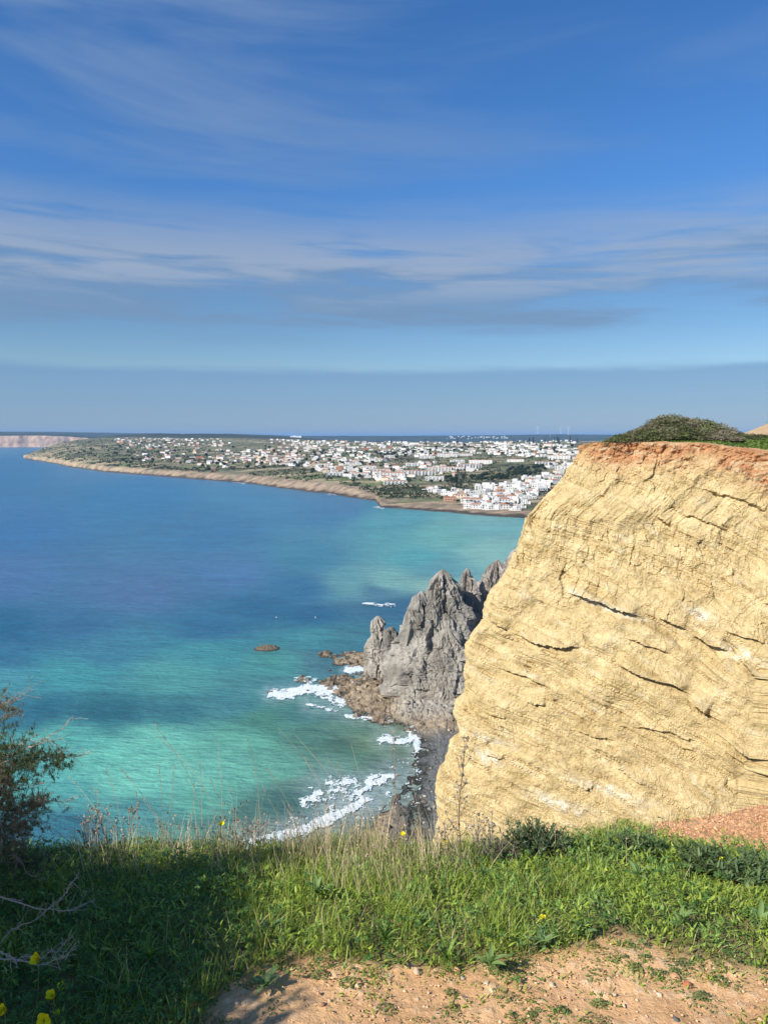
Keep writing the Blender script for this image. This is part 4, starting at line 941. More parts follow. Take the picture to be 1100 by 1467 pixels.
# ------------------------------------------------------------------ town: trees
def tree_meshes(kind, k):
    tr = Acc(); cr = Acc()
    if kind == 'round':
        n = 130; d = RNG.normal(size=(n, 3)); d /= np.linalg.norm(d, axis=1)[:, None]
        lump = 1 + 0.35 * fbm(d[:, 0] * 2 + k, d[:, 1] * 2, d[:, 2] * 2, o=2)
        P = d * (RNG.random(n) ** 0.4 * lump)[:, None] * np.array([3.6, 3.6, 2.6]) + np.array([0, 0, 4.6])
        leaf_quads(cr, P, d + RNG.normal(0, .5, (n, 3)), RNG.uniform(1.4, 2.6, n), mixc((0.022, 0.034, 0.016), (0.05, 0.07, 0.03), RNG.random(n)), 0.8)
        tube([(0, 0, -2), (0.1, 0, 2), (0, 0.1, 4)], [0.35, 0.25, 0.12], 5, tr, (0.12, 0.09, 0.06))
    elif kind == 'conifer':
        n = 130; t = RNG.random(n); a = RNG.uniform(0, 6.28, n); r = (1 - t) * 2.6 * RNG.uniform(0.5, 1.1, n) + 0.2
        P = np.stack([np.cos(a) * r, np.sin(a) * r, 2 + t * 13], -1)
        leaf_quads(cr, P, np.stack([np.cos(a), np.sin(a), 0.8 + 0 * a], -1), RNG.uniform(0.9, 1.9, n), mixc((0.016, 0.026, 0.014), (0.035, 0.05, 0.025), RNG.random(n)), 0.7)
        tube([(0, 0, -2), (0, 0, 8), (0, 0, 15)], [0.3, 0.2, 0.05], 5, tr, (0.1, 0.07, 0.05))
    else:
        tube([(0, 0, -1), (0.15, 0, 3), (0, 0, 7)], [0.3, 0.22, 0.2], 5, tr, (0.2, 0.15, 0.1))
        n = 26; a = np.linspace(0, 6.28 * 2, n); root = np.tile([0, 0, 7.0], (n, 1))
        blades(cr, root, np.full(n, 3.4), np.full(n, 0.8), a, np.full(n, 1.7), RNG.uniform(0.1, 1.0, n), np.tile([0.05, 0.07, 0.03], (n, 1)), 4)
    return cr.mesh('crown'), tr.mesh('trunk')
TM = {k: [tree_meshes(k, j) for j in range(3)] for k in ('round', 'conifer', 'palm')}
def put_tree(kind, X, Y, Z, sc, label, group):
    nm = {'round': 'tree', 'conifer': 'conifer_tree', 'palm': 'palm_tree'}[kind]
    cr, tk = random.choice(TM[kind])
    e = empty(nm, (X, Y, Z), label=label, category=nm.replace('_', ' '), group=group); e.scale = (sc, sc, sc); e.rotation_euler = (0, 0, random.uniform(0, 6.28))
    link('crown', cr, M_leaf_far, e, kind='stuff'); link('trunk', tk, M_bark, e)
px_ = np.linspace(650, 742, 22) + RNG.uniform(-1, 1, 22); py_ = np.interp(px_, [650, 742], [724, 731]) + RNG.uniform(-.5, .5, 22)
tX, tY, tZ, tok = land_hit(px_, py_)
for X, Y, Z, ok in zip(tX, tY, tZ, tok):
    if ok: put_tree('palm', X, Y, Z, random.uniform(0.8, 1.1), 'slender palm in the row along the beach promenade', 'palms along the promenade')
CON = [(660, 703), (654, 701), (655, 640), (644, 641), (798, 636), (800, 637), (794, 638), (816, 637), (780, 637), (763, 637), (758, 638), (735, 639), (690, 641), (560, 640), (575, 640), (610, 640), (700, 638), (826, 637)]
tX, tY, tZ, tok = land_hit([c[0] for c in CON], [c[1] for c in CON])
for (x, y), X, Y, Z, ok in zip(CON, tX, tY, tZ, tok):
    if ok: put_tree('conifer', X, Y, Z, (1.3 if y > 690 else 1.7) * random.uniform(0.9, 1.15), 'tall dark conifer ' + ('among the white houses behind the beach' if y > 690 else 'standing above the roofs near the skyline'), 'conifers in the town')
TP = [([(700, 690), (735, 672), (790, 668), (775, 680), (730, 688)], 60, 'in the dark wood above the white quarter'), ([(590, 694), (700, 690), (700, 682), (640, 686), (600, 692)], 24, 'on the green slope below the white terraces'),
      ([(545, 664), (600, 652), (600, 645), (545, 650)], 22, 'between the villas on the hillside'), ([(560, 640), (830, 638), (830, 652), (560, 655)], 46, 'among the houses of the far slope'),
      ([(420, 645), (560, 645), (560, 692), (440, 680), (400, 662)], 62, 'between the villas on the hillside'), ([(260, 645), (420, 640), (430, 672), (300, 678)], 44, 'on the green slope right of the headland'),
      ([(80, 645), (260, 630), (262, 668), (150, 664)], 40, 'on the dark left headland')]
def tpos(X, Y, Z, ph):
    P = [np.array(q[0]) for q in TP if q[2] == ph]; P = np.concatenate(P); x, y = proj(X, Y, Z)
    fx_ = (x - P[:, 0].min()) / np.ptp(P[:, 0]); fy_ = (y - P[:, 1].min()) / np.ptp(P[:, 1])
    return ', ' + ['upper', 'lower'][int(fy_ > 0.5)] + ' ' + ['left', 'middle', 'right'][int(min(2, max(0, fx_ * 3)))] + ' part'
ax, ay, al = [], [], []
for poly, n, ph in TP:
    P = np.array(poly); x0, y0 = P.min(0); x1, y1 = P.max(0); g = 0
    while g < n:
        x, y = RNG.uniform(x0, x1), RNG.uniform(y0, y1)
        if in_poly(np.array(x), np.array(y), poly): ax.append(x); ay.append(y); al.append(ph); g += 1
tX, tY, tZ, tok = land_hit(ax, ay)
for X, Y, Z, ok, ph in zip(tX, tY, tZ, tok, al):
    if ok: s_t = random.uniform(0.8, 1.5); put_tree('round', X, Y, Z, s_t * (1.15 if Y > 2200 else 1), ('small' if s_t < 1.0 else ('mid-sized' if s_t < 1.25 else 'large')) + ' dark green tree ' + ph + tpos(X, Y, Z, ph), 'trees ' + ph)
# scrub and distant trees: one mass
sa = Acc(); n = 11000
sx = np.where(RNG.random(n) < 0.4, RNG.uniform(40, 300, n), RNG.uniform(60, 835, n)); sy = RNG.uniform(630, 715, n)
X, Y, Z, ok = land_hit(sx, sy)
_, dd = land_z(np.where(ok, X, 0), np.where(ok, Y, 1000))
ok &= (dd > 70) & (fbm(np.where(ok, X, 0) / 130, np.where(ok, Y, 0) / 130, 3.0, o=3) > -0.12)
X, Y, Z = X[ok], Y[ok], Z[ok]; n = len(X)
for j in range(5):
    off = RNG.normal(0, 2.2, (n, 3)); off[:, 2] = np.abs(off[:, 2]) * 0.6 + 0.6
    leaf_quads(sa, np.stack([X, Y, Z], -1) + off, RNG.normal(0, 1, (n, 3)) + [0, -0.6, 0.6], RNG.uniform(2.5, 5, n), mixc((0.022, 0.034, 0.016), (0.06, 0.075, 0.032), RNG.random(n)), 0.7)
link('scrub', sa.mesh('scrub'), M_leaf_far, kind='stuff', label='dark evergreen scrub scattered between the houses and fields')

# ------------------------------------------------------------------ wind turbines on the far hills
M_tw = m_simple('turbine white', (0.8, 0.8, 0.8), 0.5, 0.03)
hub = Acc(); tube([(0, -5, 0), (0, 5, 0)], [2.4, 2.0], 8, hub)
hubm = hub.mesh('nacelle'); hubm.materials.append(M_tw)
bl = Acc(); tube([(0, -5.6, 0), (0, -5.6, 12), (0, -5.6, 44)], [1.3, 1.6, 0.4], 5, bl); blm = bl.mesh('blade'); blm.materials.append(M_tw)
tw_ = Acc(); tube([(0, 0, 0), (0, 0, 60), (0, 0, 118)], [3.0, 2.4, 1.7], 8, tw_); twm = tw_.mesh('tower'); twm.materials.append(M_tw)
for (x, ytop, sc_, ph, lb) in ((770, 609, 0.72, 0.3, 'faint thin wind turbine, leftmost of the four on the skyline'), (788, 617.5, 0.40, 1.4, 'tiny wind turbine showing only its rotor above the hills'), (803, 608.5, 0.80, 0.0, 'white wind turbine, third from the left on the skyline'), (814, 609.5, 0.80, 0.9, 'white wind turbine nearest the yellow cliff on the skyline')):
    p = at_y(x, ytop + 3, 9500)
    e = empty('wind_turbine', (p[0], 9500, p[2] - 118 * sc_), label=lb, category='wind turbine', group='wind turbines on the far hills'); e.scale = (sc_,) * 3
    link('tower', twm, None, e); o = link('nacelle', hubm, None, e); o.location = (0, 0, 119)
    for j in range(3):
        q = link('blade', blm, None, e); q.location = (0, 0, 119); q.rotation_euler = (0, ph + j * 2.0944, 0)

# ------------------------------------------------------------------ floats out in the bay
for x, y, c_, lb in ((396, 885, (0.85, 0.85, 0.85), 'tiny white buoy, the left of two floating in the dark blue water'), (452, 885, (0.85, 0.85, 0.85), 'tiny white buoy, the right of two floating in the dark blue water')):
    X0, Y0 = at_z(x, y, 0)
    a = Acc(); tube([(0, 0, -0.3), (0, 0, 0.2), (0, 0, 0.7), (0, 0, 1.0)], [0.3, 0.75, 0.6, 0.15], 10, a, c_); tube([(0, 0, 0.9), (0, 0, 1.7)], [0.06, 0.05], 5, a, c_)
    o = link('buoy', a.mesh('buoy', True), M_white, label=lb, category='buoy', group='white buoys in the bay'); o.location = (X0, Y0, 0.1); o.scale = (0.5, 0.5, 0.5)
#@@FOREGROUND@@
# ------------------------------------------------------------------ foreground ground
def rim_y(X): return np.interp(X, [-50, 0.3, 1.05, 1.6, 2.4, 200], [3.3, 3.32, 3.62, 3.95, 4.5, 4.6]) + 0.12 * fbm(X * 1.3, X * 0 + 2.0, o=3) + 0.05 * np.maximum(X - 5, 0)
def ground_z(X, Y):
    Yr = rim_y(X); q = Y - 2.3
    s = 0.33 * (q + np.sqrt(q * q + 0.09)) / 2
    z = -1.6 - s + 0.035 * fbm(X / 0.9, Y / 0.9, o=3)
    over = np.maximum(Y - Yr, 0)
    z = z + s - np.minimum(s, 0.36 * (np.minimum(Y, Yr + 0.3) - 2.1).clip(0)) if False else z
    z = z - over * 3.6 + np.where(over > 0.4, 0.8 * fbm(X / 1.5, z / 2.5, 3.0, o=4) * np.minimum(over, 2), 0)
    return np.maximum(EYE + z, -1.5)
gxs = np.concatenate([-np.geomspace(60, 2.6, 22), np.arange(-2.5, 3.4, 0.0115), np.geomspace(3.45, 110, 30)])
gys = np.concatenate([-np.geomspace(40, 1.0, 14) + 0.5, np.arange(0.0, 1.5, 0.1), np.arange(1.5, 3.4, 0.0105), np.arange(3.4, 5.1, 0.017), np.arange(5.15, 38, 0.6)])
X, Y = np.meshgrid(gxs, gys, indexing='xy')
Z = ground_z(X, Y)
gpx, gpy = proj(X, np.maximum(Y, 0.3), Z)
near = (Y < rim_y(X) + 0.1)
a1, a2, ci, _, _ = voronoi(X / 0.035 + 0.3 * fbm(X * 20, Y * 20), Y / 0.035)
clod = sstep(0.0, 0.5, 1 - a1 * 1.9) * (rnd(ci) > 0.6) * rnd(ci, 3)
rough = 0.014 * fbm(X / 0.16, Y / 0.16, 0.5, o=5) + 0.005 * fbm(X / 0.04, Y / 0.04, 0.3, o=4, gain=0.65)
def red_zone(px, py): return (px > 780) & (py < np.interp(px, [780, 870, 940, 1000, 1100, 1200], [1150, 1182, 1200, 1212, 1222, 1226]))
rz_ = red_zone(gpx, gpy)
Z = Z + np.where(near, rough + 0.008 * clod * (0.4 + 1.4 * rz_), 0)
def front_line(px): return np.interp(px, [0, 235, 262, 290, 330, 380, 430, 520, 640, 760, 830, 880, 960, 1100], [1700, 1700, 1560, 1475, 1425, 1402, 1388, 1398, 1405, 1385, 1372, 1352, 1378, 1410])
soilc = mixc((0.58, 0.325, 0.15), (0.84, 0.52, 0.265), 0.5 + 0.8 * fbm(X / 0.25, Y / 0.25, o=4))
soilc = mixc(soilc, (0.86, 0.62, 0.40), clod[...] * 0.6)
redc = mixc((0.62, 0.30, 0.13), (0.82, 0.47, 0.24), 0.5 + fbm(X / 0.2, Y / 0.2, o=4))
gc = mixc(soilc, redc, sstep(0, 1, rz_ * 1.0) * 0.9)
under = (gpy < front_line(gpx) - 12) & ~rz_
gc = mixc(gc, (0.15, 0.15, 0.065), sstep(0.0, 0.35, (front_line(gpx) - 8 - gpy) / 60.0 + 0.25 * fbm(X / 0.08, Y / 0.08, o=3)) * ~rz_ * 0.85)
gc = mixc(gc, mixc((0.40, 0.28, 0.14), (0.55, 0.42, 0.24), 0.5 + fbm(X / 3, Z / 1.0, o=4)), ~near * 1.0)
M_soil = m_vcol('sandy soil', 0.95, 0.1, 0.22, 22.0, bump=0.016, bscale=55, bs=0.8)
link('ground', mesh_np('ground', np.stack([X, Y, Z], -1).reshape(-1, 3), grid_faces(*X.shape), gc.reshape(-1, 3)), M_soil, kind='structure')

def scatter(n, x0, x1, y0, y1):
    """random points on the foreground ground with their photograph position"""
    X = RNG.uniform(x0, x1, n); Y = RNG.uniform(y0, y1, n); Z = ground_z(X, Y); px, py = proj(X, Y, Z)
    ok = (Y < rim_y(X) + 0.06) & (px > -500) & (px < 1900)
    return X[ok], Y[ok], Z[ok], px[ok], py[ok]
def ground_at(px, py):
    a, b, c = ray(px, py); t = np.linspace(1.0, 7.0, 3000); z = ground_z(a * t, b * t)
    hit = (EYE + c * t <= z) & (b * t < rim_y(a * t))
    if hit.any(): k = np.argmax(hit)
    else: k = np.argmin(np.abs(b * t - rim_y(a * t) + 0.05))
    return np.array([a * t[k], b * t[k], z[k]])
def dens(px, py, X, Y):
    """how thick the green is, 0..1"""
    f = front_line(px) + 16 * fbm(X / 0.22, Y / 0.22, o=3)
    d = sstep(14, -34, py - f)
    patch = sstep(0.04, 0.3, fbm(X / 0.17, Y / 0.14, 6.0, o=3) + 0.10 * sstep(110, 20, py - f))
    d = np.maximum(d, patch * (0.45 + 0.35 * sstep(600, 760, px)) * sstep(95 + 40 * sstep(600, 760, px), 30, py - f))
    rz = red_zone(px, py)
    return np.where(rz, 0.035 * (fbm(X / 0.3, Y / 0.3) > 0.1), d)
G1 = np.array([(0.11, 0.165, 0.025), (0.23, 0.325, 0.045), (0.37, 0.46, 0.07), (0.54, 0.54, 0.16)])
def greens(n, lo=0.0, hi=1.0, jit=0.0):
    t = np.clip(RNG.uniform(lo, hi, n) + jit, 0, 0.999) * 3; i = t.astype(int); f = (t - i)[:, None]
    return G1[i] * (1 - f) + G1[np.minimum(i + 1, 3)] * f
# fine green grass, in tufts
ga = Acc()
X, Y, Z, px, py = scatter(250000, -3.0, 4.4, 1.45, 4.8)
tuft = fbm(X / 0.16, Y / 0.16, 1.0, o=3)
grassy = sstep(-0.35, 0.25, fbm(X / 0.5 + 3, Y / 0.5, 9.0, o=2) + 0.35 * np.exp(-((px - 520) / 170.0) ** 2) - 0.25 * sstep(820, 900, px) - 0.2 * sstep(200, 60, px))
d = dens(px, py, X, Y); low = (py > front_line(px) - 10)
k = RNG.random(len(X)) < d * (0.35 + 0.65 * grassy) * np.clip(0.55 + 1.2 * tuft, 0.1, 1) * np.where(low, 0.5, 1)
X, Y, Z, px, py, tuft, low = [v[k] for v in (X, Y, Z, px, py, tuft, low)]; n = len(X)
h = RNG.uniform(0.035, 0.105, n) * (1 + 1.1 * np.clip(tuft, -.6, 1)) * np.where(low, 0.28, 1) * (1 - 0.25 * sstep(700, 1000, px)) * (1 + 0.25 * np.exp(-((px - 480) / 150.0) ** 2))
jit = 0.25 * fbm(X / 0.3, Y / 0.3, 4.0, o=2)
C = greens(n, 0.05, 0.85, jit); yl = RNG.random(n) < 0.10; C[yl] = (0.50, 0.42, 0.22)
blades(ga, np.stack([X, Y, Z - 0.004], -1), h, RNG.uniform(0.0014, 0.0036, n), RNG.uniform(0, 6.28, n), RNG.uniform(0.1, 1.5, n), RNG.uniform(0.0, 0.4, n), C, 4)
link('grass', ga.mesh('grass'), M_leaf, kind='stuff', label='thick green grass along the cliff edge')
# herb leaves: lance-shaped
ha = Acc()
X, Y, Z, px, py = scatter(200000, -3.0, 4.4, 1.45, 4.8)
d = dens(px, py, X, Y); low = (py > front_line(px) - 10)
herb = sstep(-0.3, 0.3, fbm(X / 0.35 + 8, Y / 0.35, 2.0, o=3) + 0.25 * sstep(650, 850, px) + 0.15 + 0.2 * sstep(1320, 1260, py))
k = RNG.random(len(X)) < d * (0.2 + 0.8 * herb)
X, Y, Z, px, py, low = [v[k] for v in (X, Y, Z, px, py, low)]; n = len(X)
mound = 0.5 + 0.9 * fbm(X / 0.3, Y / 0.3, 7.0, o=2)
zo = RNG.random(n) * 0.10 * np.clip(mound, .1, 1.3) * np.where(low, 0.12, 1)
C = greens(n, 0.0, 0.75, 0.15 * fbm(X / 0.25, Y / 0.25, 14.0, o=2))
C = mixc(C, C * np.array([0.8, 1.0, 1.5]) + 0.02, (fbm(X / 0.2 + 30, Y / 0.2) > 0.12) * 0.7)
blades(ha, np.stack([X, Y, Z + zo], -1), RNG.uniform(0.012, 0.036, n) * np.where(low, 0.6, 1), RNG.uniform(0.004, 0.010, n) * np.where(low, 0.8, 1), RNG.uniform(0, 6.28, n), RNG.uniform(0.2, 1.0, n), RNG.uniform(0.35, 1.3, n), C, 2)
link('herb_leaves', ha.mesh('herb_leaves'), M_leaf, kind='stuff', label='low leafy green weeds mixed through the grass')
# clover in the shade on the left
ca_ = Acc()
def clover_at(X, Y, Z, hh, s, C):
    n = len(X); P = np.stack([X, Y, Z + hh], -1)
    tilt = RNG.normal(0, 0.35, (n, 2)); N = np.stack([tilt[:, 0], tilt[:, 1] - 0.15, np.ones(n)], -1); N /= np.linalg.norm(N, axis=1)[:, None]
    a0 = RNG.uniform(0, 6.28, n)
    for j in range(3):
        a = a0 + j * 2.094
        u = np.stack([np.cos(a), np.sin(a), np.zeros(n)], -1); u -= N * np.sum(u * N, 1)[:, None]; v = np.cross(N, u)
        s_ = s[:, None]; up = N * s_ * 0.12
        V = np.stack([P, P + u * s_ * .55 + v * s_ * .45 + up, P + u * s_ * .98 + v * s_ * .40 + up * .3, P + u * s_ * .80 - up * .8, P + u * s_ * .98 - v * s_ * .40 + up * .3, P + u * s_ * .55 - v * s_ * .45 + up], 1)
        b_ = (np.arange(n) * 6)[:, None]
        ca_.add(V.reshape(-1, 3), np.concatenate([b_ + [[0, 1, 2, 3]], b_ + [[0, 3, 4, 5]]]), None, np.repeat(C, 6, 0))
X, Y, Z, px, py = scatter(54000, -3.0, 4.0, 1.4, 4.2)
d = dens(px, py, X, Y)
w = sstep(420, 220, px) + 0.14 + 0.45 * (fbm(X / 0.25, Y / 0.25, 21.0) > 0.22) * (px > 700)
k = RNG.random(len(X)) < d * np.clip(w, 0, 1) * (py < front_line(px) + 25)
X, Y, Z, px = [v[k] for v in (X, Y, Z, px)]; n = len(X)
mound = np.clip(0.5 + 0.9 * fbm(X / 0.25, Y / 0.25, 17.0, o=2), 0.1, 1.3)
C = mixc((0.05, 0.12, 0.03), (0.12, 0.24, 0.05), RNG.random(n))
clover_at(X, Y, Z, RNG.uniform(0.03, 0.13, n) * mound, RNG.uniform(0.007, 0.014, n), C)
link('clover', ca_.mesh('clover'), M_leaf, kind='stuff', label='dark green clover leaves in the shade of the juniper')
# dry tangle along the rim
da = Acc()
X, Y, Z, px, py = scatter(90000, -2.4, 2.2, 2.5, 4.7)
edge = rim_y(X) - Y
w = sstep(0.75 + 0.5 * np.exp(-((px - 540) / 90.0) ** 2), 0.0, edge) * (sstep(90, 140, px) * sstep(720, 640, px) + 0.06) * np.clip(0.5 + 1.5 * fbm(X / 0.12, Y / 0.12, 3.0), 0.05, 1) * lerp(0.6, 1.0, sstep(380, 460, px))
k = RNG.random(len(X)) < w * 0.62
X, Y, Z, px = [v[k] for v in (X, Y, Z, px)]; n = len(X)
C = mixc((0.38, 0.28, 0.17), (0.70, 0.58, 0.38), RNG.random(n))
hh = RNG.uniform(0.08, 0.22, n) * (1 + 0.35 * fbm(X / 0.15, Y / 0.3, 8.0)) + 0.12 * (RNG.random(n) < 0.12)
blades(da, np.stack([X, Y, Z], -1), hh, RNG.uniform(0.0014, 0.003, n), RNG.normal(2.6, 1.2, n), RNG.uniform(0.0, 0.6, n), np.abs(RNG.normal(0.1, 0.25, n)), C, 3)
# seed heads of the dry weeds
m = RNG.random(n) < 0.10
P = np.stack([X, Y, Z + hh * 0.93], -1)[m]; nn_ = len(P)
for q in range(3): leaf_quads(da, P + RNG.normal(0, .003, P.shape), RNG.normal(size=(nn_, 3)), np.full(nn_, 0.010), mixc((0.25, 0.17, 0.11), (0.60, 0.50, 0.38), RNG.random(nn_)), 0.9)
link('dry_grass', da.mesh('dry_grass'), M_dry, kind='stuff', label='tangle of straw-coloured dry grass along the cliff edge')

# tall dry stalks, one by one: (tip x, y, base x, y, bow)
STK = [(219, 1036, 297, 1218, 14), (213, 1043, 318, 1214, 20), (312, 1060, 316, 1212, 3), (354, 1056, 362, 1214, 9), (288, 1092, 290, 1214, 0), (250, 1093, 226, 1214, 4), (152, 1098, 176, 1140, 4), (170, 1098, 262, 1216, 6),
       (301, 1114, 322, 1218, 5), (375, 1127, 428, 1204, 2), (398, 1042, 520, 1226, 8), (424, 1054, 535, 1228, 10), (433, 1082, 500, 1216, 4), (466, 1080, 530, 1222, 6), (503, 1066, 536, 1218, 3), (483, 1092, 510, 1214, 2),
       (203, 1143, 250, 1218, 4), (330, 1130, 336, 1216, 2), (130, 1128, 172, 1214, 6), (196, 1136, 196, 1214, 0), (413, 1155, 452, 1218, 3), (538, 1118, 560, 1214, 3), (98, 1112, 160, 1212, 8), (228, 1095, 232, 1212, 2),
       (279, 1120, 258, 1214, 4), (345, 1150, 352, 1214, 2), (590, 1120, 606, 1214, 3), (447, 1150, 480, 1216, 3), (520, 1140, 548, 1220, 2), (382, 1100, 432, 1210, 7)]
where = lambda x: [p for q, p in ((140, 'next to the juniper twigs'), (200, 'left of the crossing pair'), (221, 'one of the crossing pair'), (262, 'just right of the crossing pair'), (296, 'before the palest turquoise'), (320, 'before the turquoise shallows'), (360, 'right of the turquoise patch'), (405, 'before the first surf'), (440, 'before the lacy surf'), (475, 'before the curling wave'), (530, 'before the wave end'), (900, 'before the pebble beach')) if x < q][0]
kindS = lambda L: 'very tall' if L > 150 else ('tall' if L > 110 else ('medium' if L > 80 else 'short'))
for i, (tx, ty, bx, by, bow) in enumerate(STK):
    g = ground_at(bx, by); Yb_ = g[1] + RNG.uniform(-0.25, 0.0); g = np.array([at_y(bx, by, Yb_)[0], Yb_, 0]); g[2] = ground_z(g[0], g[1])
    tip = at_y(tx, ty, Yb_ + RNG.uniform(-0.1, 0.15)); t = np.linspace(0, 1, 14)[:, None]
    P = g * (1 - t) + tip * t; side = np.array([1.0, 0, 0.4]); P = P + side * (np.sin(t * math.pi) * bow * 0.0042)
    P = P - g
    a = Acc(); tube(P, np.linspace(0.0016, 0.0007, 14), 5, a, (0.50, 0.42, 0.28))
    o = link('grass_stalk', a.mesh('grass_stalk'), M_dry, label=kindS(by - ty) + ' pale dry stalk, ' + ('bent' if bow > 6 else ('leaning left' if bx - tx > 25 else ('leaning right' if tx - bx > 12 else 'upright'))) + ', ' + where(tx), category='dry stalk', group='dry stalks along the cliff edge')
    o.location = g
    if i % 3 == 0 or ty > 1090:
        hd_ = Acc(); k_ = 12; tt_ = RNG.uniform(0.86, 1.0, k_); PP = np.stack([np.interp(tt_, t[:, 0], P[:, j]) for j in range(3)], -1)
        blades(hd_, PP, np.full(k_, 0.013), np.full(k_, 0.0022), RNG.uniform(0, 6.28, k_), np.full(k_, .3), np.full(k_, .35), np.tile([0.46, 0.37, 0.24], (k_, 1)), 2)
        link('seed_head', hd_.mesh('seed_head'), M_dry, o, kind='stuff')
# branching dried weeds
def dried_weed(tip, base, label, nb, spread, cst=(0.20, 0.15, 0.10), heads=True):
    g = ground_at(*base); tp = at_y(tip[0], tip[1], g[1]); H = tp[2] - g[2]
    e = empty('dried_weed', g, label=label, category='dried weed', group='branching dried weeds at the edge')
    t = np.linspace(0, 1, 16)[:, None]; P = (tp - g) * t + np.stack([0.010 * np.sin(t[:, 0] * 9), 0 * t[:, 0], 0 * t[:, 0]], -1) * H
    a = Acc(); tube(P, np.linspace(0.0032, 0.001, 16), 6, a, cst); link('stem', a.mesh('stem'), M_dry, e)
    hacc = Acc(); pts = []
    for j in range(nb):
        f = RNG.uniform(0.25, 0.97); b0 = np.array([np.interp(f, t[:, 0], P[:, q]) for q in range(3)]); az_ = RNG.uniform(0, 6.28); L = spread * RNG.uniform(0.5, 1.1) * (1.15 - f)
        d_ = np.array([math.cos(az_), math.sin(az_), 0]) * L; tt2 = np.linspace(0, 1, 6)[:, None]
        Q = b0 + d_ * tt2 + np.array([0, 0, 1.0]) * L * (tt2 ** 1.5) * 1.4
        a = Acc(); tube(Q, np.linspace(0.0016, 0.0007, 6), 4, a, cst); link('branch', a.mesh('branch'), M_dry, e); pts.append(Q[-1]); pts.append(Q[3] + [0.004, 0, 0.01])
    if heads:
        P2 = np.repeat(np.array(pts), 6, 0) + RNG.normal(0, .003, (len(pts) * 6, 3))
        leaf_quads(hacc, P2, RNG.normal(size=P2.shape), np.full(len(P2), 0.009), mixc((0.30, 0.24, 0.18), (0.5, 0.44, 0.36), RNG.random(len(P2))), 0.9)
        link('seed_heads', hacc.mesh('seed_heads'), M_dry, e, kind='stuff')
dried_weed((664, 1052), (655, 1262), 'tall dark dried weed with thin side twigs standing before the yellow cliff', 22, 0.09)
dried_weed((560, 1046), (577, 1228), 'thick straight dried seed stalk standing before the grey pebble beach', 7, 0.04, (0.36, 0.28, 0.19))
dried_weed((700, 1178), (706, 1250), 'greyish dried weed just left of the silvery bush', 12, 0.12, (0.26, 0.22, 0.18))
dried_weed((682, 1168), (690, 1245), 'dried weed with round heads between the tall dark weed and the silvery bush', 12, 0.12, (0.26, 0.22, 0.18))
dried_weed((636, 1180), (640, 1245), 'low dried weed left of the tall dark weed', 10, 0.10, (0.34, 0.26, 0.18))
dried_weed((350, 1178), (345, 1222), 'brittle pinkish dried weed with small heads above the white wave', 12, 0.12, (0.38, 0.27, 0.19))
dried_weed((370, 1186), (372, 1222), 'small branching dried weed next to the pinkish one above the white wave', 10, 0.10, (0.38, 0.27, 0.19))
dried_weed((140, 1165), (160, 1222), 'dried weed with small brown heads near the juniper', 12, 0.12, (0.36, 0.28, 0.2))
dried_weed((184, 1160), (190, 1222), 'dried weed with brown heads in front of the dark blue shallows', 12, 0.12, (0.36, 0.28, 0.2))
dried_weed((120, 1178), (128, 1224), 'lowest dried weed close beside the juniper branches', 9, 0.10, (0.36, 0.28, 0.2))

# silvery bush at the edge
def leafy_bush(px0, py0, r, h, n, cols, label, leafsize, name='bush'):
    g = ground_at(px0, py0); e = empty(name, g, label=label, category='bush')
    st = Acc(); lf = Acc()
    for j in range(n):
        az_ = RNG.uniform(0, 6.28); ln = RNG.uniform(0, 1) ** 0.6; hj = h * RNG.uniform(0.6, 1.05) * (1 - 0.45 * ln)
        t = np.linspace(0, 1, 7)[:, None]; d_ = np.array([math.cos(az_), math.sin(az_), 0]) * r * ln
        Q = d_ * t ** 0.8 + np.array([0, 0, hj]) * t
        tube(Q, np.linspace(0.003, 0.0012, 7), 4, st, (0.16, 0.13, 0.09))
        m_ = 26; f = RNG.uniform(0.3, 1, m_); PP = np.stack([np.interp(f, t[:, 0], Q[:, q]) for q in range(3)], -1)
        blades(lf, PP, leafsize * RNG.uniform(.6, 1.2, m_), leafsize * 0.26 * np.ones(m_), RNG.uniform(0, 6.28, m_), RNG.uniform(.2, .9, m_), RNG.uniform(.2, 1.1, m_), mixc(cols[0], cols[1], RNG.random(m_)), 2)
    link('stems', st.mesh('stems'), M_bark, e, kind='stuff'); link('leaves', lf.mesh('leaves'), M_leaf, e, kind='stuff')
leafy_bush(768, 1232, 0.17, 0.20, 95, [(0.09, 0.13, 0.05), (0.19, 0.25, 0.12)], 'dark grey-green leafy bush, highest plant in front of the yellow cliff', 0.030)
leafy_bush(716, 1238, 0.10, 0.14, 45, [(0.16, 0.15, 0.10), (0.32, 0.29, 0.21)], 'small greyish half-dry bush left of the dark leafy bush', 0.020)
leafy_bush(835, 1232, 0.13, 0.10, 40, [(0.10, 0.17, 0.04), (0.22, 0.32, 0.08)], 'low leafy green bush on the edge right of the dark bush', 0.035)
leafy_bush(915, 1232, 0.15, 0.12, 45, [(0.09, 0.14, 0.05), (0.20, 0.28, 0.10)], 'leafy green bush at the corner of the red earth', 0.040)
leafy_bush(1010, 1252, 0.14, 0.12, 40, [(0.08, 0.12, 0.045), (0.17, 0.24, 0.09)], 'dark leafy clump in front of the red earth slope', 0.040)
leafy_bush(1075, 1268, 0.15, 0.13, 45, [(0.09, 0.14, 0.06), (0.19, 0.27, 0.11)], 'broad-leaved green clump at the right edge of the grass', 0.040)

